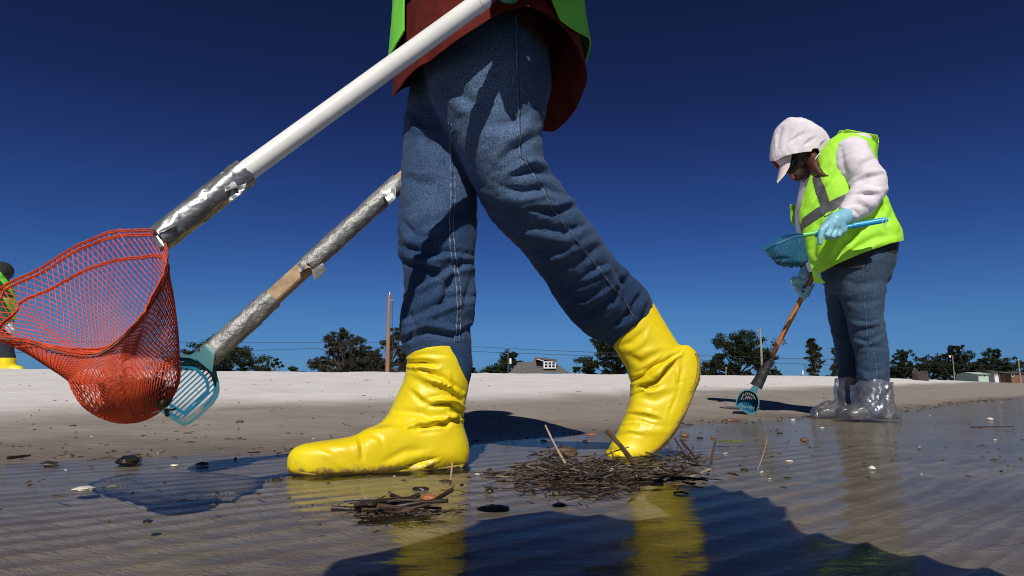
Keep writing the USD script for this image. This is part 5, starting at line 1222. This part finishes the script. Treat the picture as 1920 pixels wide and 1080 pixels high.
def bag2(u, v):
    u, v = np.broadcast_arrays(np.asarray(u, float), np.asarray(v, float)); r = r2f((u % 1) * L2_[-1])
    d = r - R2.mean(0); a = np.arctan2(d[..., 1] * 2, d[..., 0]); e = b2c + np.stack([.085 * np.cos(a), .05 * np.sin(a), .035 * np.cos(a) * 0 + .0 * a], -1)
    w_ = np.clip(v / .75, 0, 1)[..., None]; p = r + (e - r) * w_ + np.array([0, 0, -.012]) * np.sin(np.pi * w_); s = (np.clip((v - .75) / .25, 0, 1) * np.pi / 2)[..., None]
    p = np.where(s > 0, b2c + (p - b2c) * np.cos(s) + (b2e - b2c) * np.sin(s), p)
    return p + .010 * np.stack([nz(p, 12, 1), nz(p, 12, 2), nz(p, 12, 3)], -1) * np.clip(v * 3, 0, 1)[..., None]
I2, J2 = np.meshgrid(np.arange(56), np.arange(31), indexing='ij'); NN = bag2((I2 + .5 * (J2 % 2)) / 56, np.minimum(J2 / 30, .99))
a_, b_ = [], []
for j in range(30):
    for di in ((j % 2) - 1, j % 2): a_.append(NN[:, j]); b_.append(np.roll(NN[:, j + 1], -di, 0))
sn_.part('netting', rods(np.vstack(a_), np.vstack(b_), .0013), 'blue_net_cord', kind='stuff', smooth=40)
solo('net_debris', cat(*[sweep([c - d, c + d], .003, 5) for c, d in ((b2e + rng.normal(size=3) * [.03, .02, .006] + [0, 0, .014], rng.normal(size=3) * .006) for _ in range(60))]), 'stick_dark', 'dark plant scraps in the tip of the small blue net', 'debris', kind='stuff')

sc2 = Thing('scoop', 'grey teal slotted scoop with black tape on an orange wooden handle, touching the sand', 'scoop', T2)
J0, J1 = W(1447, 668, 3.935), W(1419, 722, 3.97)
sc2.part('handle', sweep([J1, J0, H2, H2 + rd2 * .16], .0148, 14), 'varnished_wood', smooth=40)
sc2.part('tape', taped(J1 - rd2 * .01, J0, .034, .021, 30, 45, .004, 24), 'black_tape', smooth=50)
def Z2(pts): return [(1340 + x / 9.817, 690 + y / 9.817) for x, y in pts]
out2 = Polygon(Z2([(372, 690), (500, 780), (690, 888), (735, 880), (790, 790), (825, 660), (826, 600), (800, 520), (770, 470), (700, 415), (620, 395), (545, 402), (480, 440), (430, 510), (400, 580)])).buffer(.8).buffer(-.8)
pl2 = slotted(out2.buffer(-1), -68, 3.5, 1.9, 4.5, 8.5, 10.5)
tl2 = dict(Yx=.0008, x0=1400, Yy=-.0010, y0=735)
m = prism(pl2, 3.995, 3.985, **tl2); sc2.part('basket', m, 'teal_plastic', smooth=False, prim=dz(m[0]))
sc2.part('rim', prism(out2.difference(out2.buffer(-1.6)), 4.0, 3.90, **tl2), 'grey_teal_plastic', smooth=False)
sc2.part('lip', prism(out2.difference(out2.buffer(-2.2)), 3.8995, 3.888, **tl2), 'grey_teal_plastic', smooth=False)
sc2.part('socket', hull(np.array([W(*p, y) for p in Z2([(640, 395), (780, 470), (720, 312), (815, 355)]) for y in (3.92, 3.99)])), 'grey_teal_plastic', smooth=30)

# ------------------------------------------------------------ the worker at the left edge, behind the crest of the berm
DL = 8.6
gp = Thing('person', 'person in dark green hooded coat and lime vest stooping behind the orange net', 'person', (*W(8, 688, DL)[:2], 0.36))
UsdGeom.Xformable(stage.GetPrimAtPath(gp.path)).GetOrderedXformOps()[0].Set(Gf.Vec3d(*map(float, gp.base - [.07, 0, 0])))
gt = [px_balls([(-14, 548, DL, 38), (-4, 575, DL, 35), (-2, 606, DL, 30)]), px_balls([(-2, 524, DL, 24), (6, 512, DL, 20)])]
co = folds(blob(gt, .02, .03, None, 2), .03, 5, 101); coat = gp.part('coat', co, 'dark_green_cloth', smooth=True)
gp.part('hood', folds(blob([px_balls([(2, 516, DL, 19), (14, 509, DL, 18.5)])], .015, .02, None, 2), .02, 7, 103), 'black_cloth', smooth=True)
gp.part('sleeve', folds(blob([px_balls([(-14, 545, DL - .28, 15), (8, 580, DL - .3, 13), (26, 606, DL - .3, 9)])], .015, .02, None, 1), .02, 7, 107), 'dark_green_cloth', parent=coat, smooth=True)
gp.part('glove', blob([px_balls([(27, 608, DL - .3, 8), (31, 620, DL - .3, 6.5)]), px_balls([(28, 612, DL - .33, 4), (36, 618, DL - .33, 3)])], .008, .01, None, 1), 'blue_glove', smooth=True)
gv = folds(inflate(co, .02), .02, 6, 105); px, py = proj(gv[0])
gvs = np.maximum(8 - np.abs(py - (505 + px * 1.15)), np.minimum(600 - py, py - 558))
gp.part('vest', solidify(clip(gv, gvs), .01), 'lime_green_cloth', smooth=50)
gp.part('trousers', folds(blob([px_balls([(-2, 600, DL, 30), (-2, 612, DL, 28)]), px_balls([(6, 606, DL - .1, 22), (12, 640, DL - .1, 17), (23, 672, DL - .1, 14)]), px_balls([(-14, 606, DL + .12, 22), (-16, 645, DL + .12, 16), (-18, 676, DL + .12, 14)])], .016, .03, None, 2), .02, 6, 109), 'dark_trousers', smooth=True)
for x, dy in ((24, -.1), (-20, .12)):
    m = blob([px_balls([(x - 1, 668, DL + dy, 15.5), (x, 690, DL + dy, 14.5)]), px_balls([(x, 692, DL + dy, 12), (x + 22, 695, DL + dy, 9)])], .014, .02, None, 2)
    px, py = proj(m[0]); m = solidify(clip(m, py - 671), .006)
    gp.part('boot', m, 'boot_rubber', smooth=True, prim={'dirt': 0 * m[0][:, 0] + .1})
gp.part('body', blob([px_balls([(-12, 552, DL, 26), (-2, 600, DL, 20)]), px_balls([(-2, 530, DL, 10), (10, 512, DL, 14), (20, 516, DL, 9)]), px_balls([(12, 640, DL - .1, 10), (23, 690, DL - .1, 8)]), px_balls([(-16, 645, DL + .12, 10), (-20, 690, DL + .12, 8)]), px_balls([(-2, 600, DL, 18), (12, 640, DL - .1, 10)]), px_balls([(-2, 600, DL, 18), (-16, 645, DL + .12, 10)])], .02, .02, None, 1), 'skin', smooth=True)

# ------------------------------------------------------------ the photographer, crouching over the low camera; the shadow on the water is theirs
ph = Thing('person', 'kneeling photographer in dark coat whose shadow falls across the wet sand', 'person', (0.14, -0.5, -0.02))
pc = [Balls([(.27, .11, .62, .07), (.29, .17, .74, .075)]), Balls([(.03, .13, .655, .09), (.19, .10, .64, .09), (.325, .10, .585, .075)]), Balls([(.17, .03, .52, .165), (.15, -.25, .42, .17), (.14, -.50, .34, .18)]),
      Balls([(.03, .13, .65, .085), (-.12, .10, .52, .072), (-.13, -.08, .34, .052), (-.075, -.16, .22, .038)]), Balls([(.325, .10, .58, .075), (.455, .02, .50, .065), (.30, -.12, .34, .05), (.085, -.16, .22, .038)])]
ph.part('coat', folds(blob(pc, .014, .04, None, 2), .02, 7, 111), 'black_cloth', smooth=True)
ph.part('body', blob([Balls([(.29, .17, .70, .05), (.30, .18, .80, .095), (.30, .19, .86, .085)]), Balls([(.30, .28, .79, .014), (.30, .30, .77, .016)]), Balls([(.21, .18, .80, .015)]), Balls([(.39, .18, .80, .015)]),
    Balls([(-.075, -.16, .22, .028), (-.05, -.13, .15, .03)]), Balls([(.085, -.16, .22, .028), (.05, -.13, .15, .03)])] + [Balls([(sx * .05, -.13, .15, .02), (sx * (.052 - k * .002), -.105, .13 + .016 * k, .009), (sx * .02, -.10, .125 + .016 * k, .008)]) for sx in (-1, 1) for k in range(4)], .009, .008, None, 1), 'skin', smooth=True)
ph.part('cap', blob([Balls([(.30, .18, .855, .10), (.30, .18, .88, .085)]), Balls([(.30, .24, .85, .05), (.30, .29, .84, .04)])], .009, .01, lambda P, a: np.maximum(a, .835 - P[:, 2]), 1), 'black_cloth', smooth=True)
ph.part('trousers', folds(blob([Balls([(.06, -.56, .32, .13), (.02, -.50, .08, .085), (.0, -.92, .07, .055)]), Balls([(.22, -.56, .32, .13), (.26, -.50, .08, .085), (.28, -.92, .07, .055)])], .014, .03, None, 2), .012, 8, 113), 'dark_trousers', smooth=True)
for x in (.0, .28): ph.part('boot', blob([Balls([(x, -.92, .06, .052), (x, -1.0, .05, .05), (x, -1.14, .02, .04)])], .012, .02, lambda P, a: np.maximum(a, -.015 - P[:, 2]), 1), 'black_cloth', smooth=True)
# ------------------------------------------------------------ wrack on the wet sand
rng = np.random.default_rng(5)
def twig(p0, p1, r, bend=0.0, n=4):
    t = np.linspace(0, 1, n)[:, None]; p = p0 + (p1 - p0) * t
    o = rng.normal(size=3) * bend * np.linalg.norm(p1 - p0); p = p + o * np.sin(np.pi * t)
    return sweep(p, r * np.linspace(1, .7, n) * rng.uniform(.85, 1.15, n), 6)
def gpt(x, y): return ground_at(x, y)[0]
def gz0(p): return max(float(terrain(p[0], p[1])), -0.004)
def stick(p0, p1, r, mat, label, group, bend=.04):
    solo('stick', twig(np.asarray(p0), np.asarray(p1), r, bend), mat, label, 'stick', group, smooth=60)
G1 = 'reed sticks heaped in front of the raised boot'
L1 = 'dark wet reed stick in the heap in front of the raised yellow boot'
def heap(n, cx, cy, sx, sy, hmax, lens, rad, group, label, steep, mats):
    for k in range(n):
        x, y = cx + sx * np.clip(rng.normal(), -2, 2) * .5, cy + sy * np.clip(rng.normal(), -2, 2) * .5
        c = gpt(x, y); fall = np.exp(-(((x - cx) / sx) ** 2 + ((y - cy) / sy) ** 2) * 1.2)
        a = rng.normal(0.15, .75); L = rng.uniform(*lens); el = rng.normal(0, steep) * (0.4 + fall)
        d = np.array([np.cos(a) * np.cos(el), np.sin(a) * np.cos(el), np.sin(el)])
        c = c + [0, 0, rng.uniform(.0, 1) * hmax * fall + .003]
        p0, p1 = c - d * L / 2, c + d * L / 2
        lowest = min(p0[2], p1[2]); lift = max(0.001 - lowest, 0) * .8
        stick(p0 + [0, 0, lift], p1 + [0, 0, lift], rng.uniform(*rad), mats[int(rng.integers(len(mats)))], label, group)
heap(125, 1125, 890, 140, 22, .016, (.025, .11), (.0005, .0021), G1, L1, .20, ['stick_dark', 'stick_dark', 'stick_dark', 'stick_brown'])
heap(55, 1095, 908, 120, 16, .012, (.03, .09), (.0006, .0021), G1, 'dark wet reed stick along the front edge of the big heap', .22, ['stick_dark', 'stick_dark', 'stick_brown'])
heap(40, 1270, 868, 60, 15, .02, (.02, .075), (.0007, .0022), G1, 'short wet twig in the loose tuft between the raised boot and the upright reed', .45, ['stick_dark', 'stick_dark', 'stick_brown'])
heap(26, 1035, 858, 45, 8, .014, (.02, .06), (.0008, .0020), G1, 'short wet twig in the small tuft behind the big heap, beside the fan shaped shell', .35, ['stick_dark', 'stick_brown'])
heap(36, 740, 958, 60, 9, .012, (.03, .10), (.0012, .0042), 'flat reed sticks before the planted boot', 'dark wet reed stick in the small flat pile before the planted boot', .12, ['stick_dark', 'stick_dark', 'stick_brown'])
heap(22, 1130, 900, 200, 30, .003, (.015, .07), (.0006, .002), 'loose reed bits round the big heap', 'loose wet reed bit lying apart round the big heap', .15, ['stick_dark', 'stick_dark', 'stick_brown', 'reed_pale'])
def named(a, b, Y0, Y1, r, mat, label, bend=.02):
    p0, p1 = W(*a, Y0), W(*b, Y1)
    stick(p0, p1, r, mat, label, None, bend)
named((1068, 882), (1022, 797), 1.48, 1.50, .0030, 'reed_pale', 'long pale reed sticking up at the near end of the big heap')
named((1206, 900), (1138, 808), 1.40, 1.52, .0072, 'stick_brown', 'thickest broken brown stalk leaning across the raised toe')
named((1108, 866), (1180, 838), 1.50, 1.50, .0020, 'stick_dark', 'thin black twig crossing the toe of the raised boot')
named((1332, 872), (1342, 826), 1.55, 1.55, .0032, 'stick_brown', 'short upright reed at the far end of the big heap')
named((1420, 882), (1438, 822), 1.50, 1.50, .0010, 'reed_pale', 'very thin pale straw standing alone right of the heap')
named((1281, 901), (1331, 880), 1.36, 1.40, .0042, 'reed_pale', 'short pale reed piece lying at the far end of the heap')
named((1010, 930), (1140, 888), 1.30, 1.36, .0026, 'reed_pale', 'pale reed lying over the front of the big heap')
named((840, 946), (848, 868), 1.22, 1.22, .0022, 'reed_pale', 'upright straw before the heel of the planted boot')
named((832, 962), (823, 925), 1.10, 1.10, .0030, 'stick_brown', 'short peg standing at the end of the small pile')
named((747, 992), (741, 966), 1.0, 1.0, .0024, 'stick_dark', 'short dark peg in front of the small pile')
named((567, 978), (618, 986), 1.00, .98, .0050, 'stick_dark', 'dark curved stalk lying left of the small pile', .06)
named((628, 988), (760, 976), .985, 1.02, .0046, 'stick_dark', 'long straight dark stick along the front of the small pile')
named((735, 934), (800, 955), 1.13, 1.08, .0046, 'stick_brown', 'thick brown reed at the back of the small pile')
named((584, 951), (670, 957), 1.07, 1.06, .0012, 'stick_brown', 'thin horizontal twig on short pegs left of the small pile')
named((586, 961), (586, 945), 1.06, 1.06, .0022, 'stick_dark', 'tiny dark peg at the tip of the thin horizontal twig')
named((838, 915), (930, 923), 1.20, 1.19, .0012, 'stick_dark', 'thin twig running from the upright straw to the black snail shell')
named((880, 886), (990, 884), 1.33, 1.33, .0011, 'stick_brown', 'thin brown twig lying between the two boots')
named((855, 965), (820, 948), 1.08, 1.12, .0020, 'stick_dark', 'dark twig rising towards the upright straw')

def lump(name, cx, cy, w, h, d, mat, label, category, seed, lift=0.0, flat=.0):
    b = gpt(cx, cy + h * .5); Y = b[1]; k = ppm(cx, cy, Y)
    t = trimesh.creation.icosphere(3); v = np.array(t.vertices)
    v = v * (1 + .55 * nz(v, 1.7, seed)[:, None] + .25 * nz(v, 4.5, seed + 1)[:, None])
    v = v * [w / 2 / k, d / 2, h / 2 / k] * 1.05
    v[:, 2] = np.where(v[:, 2] < 0, v[:, 2] * .5, v[:, 2]); c = np.array([b[0], Y + d * .3, max(b[2], 0) + h / 2 / k * .5 + lift])
    solo(name, (v + c, np.array(t.faces)), mat, label, category, smooth=True)
lump('mussel_clump', 232, 862, 40, 22, .05, 'shell_black', 'dark glossy shell clump at the water edge below the orange net', 'shell', 1)
lump('weed_scrap', 254, 858, 16, 14, .02, 'pebble_brown', 'red brown weed scrap against the dark shell clump', 'weed', 2)
lump('shell', 150, 917, 34, 9, .03, 'shell_white', 'large pale broken shell lying in the ripples', 'shell', 3)
lump('shell', 207, 912, 24, 4, .02, 'shell_white', 'thin white shell sliver right of the large pale shell', 'shell', 4)
lump('snail_shell', 377, 870, 22, 9, .02, 'shell_black', 'dark snail shell at the water edge below the blue scoop', 'shell', 5)
lump('pebble', 325, 873, 14, 5, .012, 'shell_white', 'small grey shell piece left of the dark snail shell', 'shell', 6)
lump('pebble', 274, 978, 16, 8, .012, 'shell_black', 'black pebble among the ripples far left', 'pebble', 7)
lump('pebble', 518, 899, 20, 8, .014, 'stick_dark', 'dark seed pod before the toe of the planted boot', 'seed pod', 8)
lump('reed_piece', 788, 916, 30, 10, .012, 'shell_black', 'short fat black reed piece before the planted boot', 'reed', 9)
lump('leaf', 804, 934, 38, 17, .022, 'leaf_orange', 'curled orange brown leaf behind the small stick pile', 'leaf', 10)
lump('mussel_shell', 925, 955, 60, 17, .022, 'shell_black', 'long glossy black mussel shell right of the small pile', 'shell', 11)
lump('mussel_shell', 1050, 947, 28, 10, .018, 'shell_black', 'round black mussel shell below the big heap', 'shell', 12)
lump('snail_shell', 917, 921, 16, 13, .012, 'shell_black', 'black snail shell on the thin twig', 'shell', 13)
lump('wood_chip', 834, 902, 24, 6, .010, 'stick_dark', 'small dark wood chip before the heel', 'wood chip', 14)
lump('shell', 1145, 883, 20, 12, .015, 'shell_white', 'white shell stuck in the middle of the big heap', 'shell', 15)
lump('shell', 1060, 846, 46, 26, .03, 'stick_brown', 'brown fan shaped shell at the back of the big heap', 'shell', 16)
lump('mushroom_leaf', 1108, 818, 22, 5, .02, 'leaf_orange', 'small orange leaf cap behind the big heap', 'leaf', 17, .006)
lump('pebble', 1284, 815, 17, 10, .016, 'pebble_brown', 'red brown pebble right of the raised boot', 'pebble', 18)
lump('pebble', 1313, 821, 12, 5, .012, 'shell_black', 'black pebble beside the red brown pebble', 'pebble', 19)
lump('pebble', 1338, 820, 10, 6, .01, 'pebble_brown', 'pinkish pebble with a notch right of the black pebble', 'pebble', 20)
lump('leaf', 1374, 827, 50, 4, .03, 'leaf_green', 'long flat green leaf on the wet sand', 'leaf', 21)
lump('pebble', 1510, 824, 16, 9, .016, 'pebble_brown', 'brown lump on the shining wet sand before the bagged feet', 'pebble', 22)
lump('pebble', 1463, 812, 12, 4, .012, 'shell_black', 'flat black pebble below the far scoop', 'pebble', 23)
lump('weed_scrap', 1372, 787, 30, 7, .03, 'pebble_brown', 'red brown weed scrap under the far scoop', 'weed', 24)
lump('pebble', 1463, 787, 10, 5, .014, 'pebble_brown', 'small round pebble between far scoop and bagged feet', 'pebble', 25)
lump('shell', 1487, 787, 8, 4, .012, 'shell_white', 'tiny white shell between far scoop and bagged feet', 'shell', 26)
lump('shell', 1637, 877, 12, 9, .012, 'shell_white', 'white upright shell in the yellowish ripples', 'shell', 27)
lump('shell', 1858, 785, 11, 6, .03, 'shell_white', 'round white shell far out at the right on the wet flat', 'shell', 28)
lump('shell', 1481, 864, 13, 4, .01, 'shell_white', 'white shell flake right of the thin straw', 'shell', 29)
lump('pebble', 1397, 881, 14, 7, .01, 'stick_dark', 'dark scrap right of the big heap', 'weed', 30)
lump('pebble', 1478, 896, 14, 3, .01, 'shell_black', 'flat dark flake on the bare wet sand', 'flake', 31)
lump('shell', 1542, 802, 8, 3, .012, 'shell_white', 'tiny bright flake before the bagged feet', 'shell', 32)
lump('wood_chip', 351, 812, 15, 4, .014, 'litter_dark', 'dark chip on the damp sand under the blue scoop tip', 'wood chip', 33)
lump('wood_chip', 449, 790, 12, 6, .02, 'litter_dark', 'slanting dark chip right of the blue scoop', 'wood chip', 34)

def flat_stick(x0, y0, x1, y1, r, mat, label, bend=.08):
    a, b = gpt(x0, y0), gpt(x1, y1); a[2] += r; b[2] += r
    n = 6; t = np.linspace(0, 1, n)[:, None]; p = a + (b - a) * t + np.sin(np.pi * t) * np.array([0, bend, 0]) * np.linalg.norm(b - a)
    p[:, 2] = np.maximum(terrain(p[:, 0], p[:, 1]), 0) + r * .8
    solo('stick', sweep(p, r * np.linspace(1, .5, n), 6), mat, label, 'stick', smooth=60)
flat_stick(14, 862, 57, 857, .004, 'stick_dark', 'dark straight stick on the damp sand at the left edge')
flat_stick(296, 852, 309, 844, .0022, 'reed_pale', 'short white straw by the dark shell clump')
flat_stick(422, 824, 462, 825, .0018, 'stick_brown', 'thin curved brown twig on the damp sand right of the blue scoop', .2)
flat_stick(83, 876, 110, 876, .0035, 'stick_dark', 'dark twig at the water edge near the left side')
flat_stick(464, 850, 488, 850, .003, 'stick_dark', 'dark twig at the water edge above the planted toe')
flat_stick(1820, 802, 1900, 801, .003, 'stick_dark', 'long dark reed floating far out on the right', .02)

# fine litter nobody could count
def scatter(n, sampler, mat, label, lens, rad, seed, name='beach_litter'):
    g = np.random.default_rng(seed); ms = []
    P = ground_at(*np.array([sampler(g) for _ in range(n)]).T)
    for p in P:
        if p[1] > 20: continue
        a = g.normal(0, .8); L = g.uniform(*lens) * (1 + p[1] * .12) * (g.random() < .85 or 2.0); d = np.array([np.cos(a), np.sin(a), g.normal(0, .1)]) * L / 2
        c = np.array([p[0], p[1], max(float(terrain(p[0], p[1])), 0) + .001])
        ms.append(sweep([c - d, c + d * .2 + [0, 0, g.uniform(0, .003)], c + d], [g.uniform(*rad) * (1 + .15 * p[1]) * s for s in (.6, 1, .5)], 5))
    solo(name, cat(*ms), mat, label, 'debris', kind='stuff', smooth=60)
scatter(260, lambda g: (g.uniform(0, 1920), 735 + 130 * g.random() ** 0.8), 'litter_dark', 'small dark plant chips strewn over the damp sand', (.002, .012), (.0006, .0017), 201)
scatter(90, lambda g: (g.uniform(0, 1920), g.uniform(700, 742)), 'litter_dark', 'scattered dark chips on the dry white sand', (.004, .022), (.0006, .002), 202)
def edge_line(g):
    x = g.uniform(-1.1, 8); y = np.interp(x, SHORE[:, 0], SHORE[:, 1]) + g.normal(0, .07) * (1 + .15 * abs(x)); u, v = proj(np.array([x, y, 0.0])); return float(u), float(v)
scatter(260, edge_line, 'litter_dark', 'dark bits stranded along the water edge', (.004, .02), (.0008, .0028), 203)
scatter(50, lambda g: (g.uniform(900, 1920), g.uniform(790, 905)), 'litter_dark', 'dark specks resting on the wet flat', (.003, .010), (.0006, .0018), 204)
scatter(30, lambda g: (g.uniform(0, 900), g.uniform(870, 990)), 'litter_dark', 'dark specks among the ripples near the planted boot', (.003, .012), (.0006, .0018), 207)
scatter(26, lambda g: (g.uniform(0, 1920), g.uniform(745, 900)), 'shell_white', 'tiny white shell crumbs on damp and wet sand', (.003, .009), (.0008, .002), 205)
scatter(420, lambda g: (1120 + 110 * g.normal() * .8, 893 + 16 * g.normal() * .8), 'stick_dark', 'fine dark chaff under the big heap of sticks', (.008, .03), (.0008, .0025), 206, 'chaff')
scatter(60, lambda g: (740 + 70 * g.normal() * .8, 960 + 8 * g.normal() * .8), 'stick_dark', 'fine dark chaff under the small flat pile', (.006, .02), (.0006, .0016), 208, 'chaff')
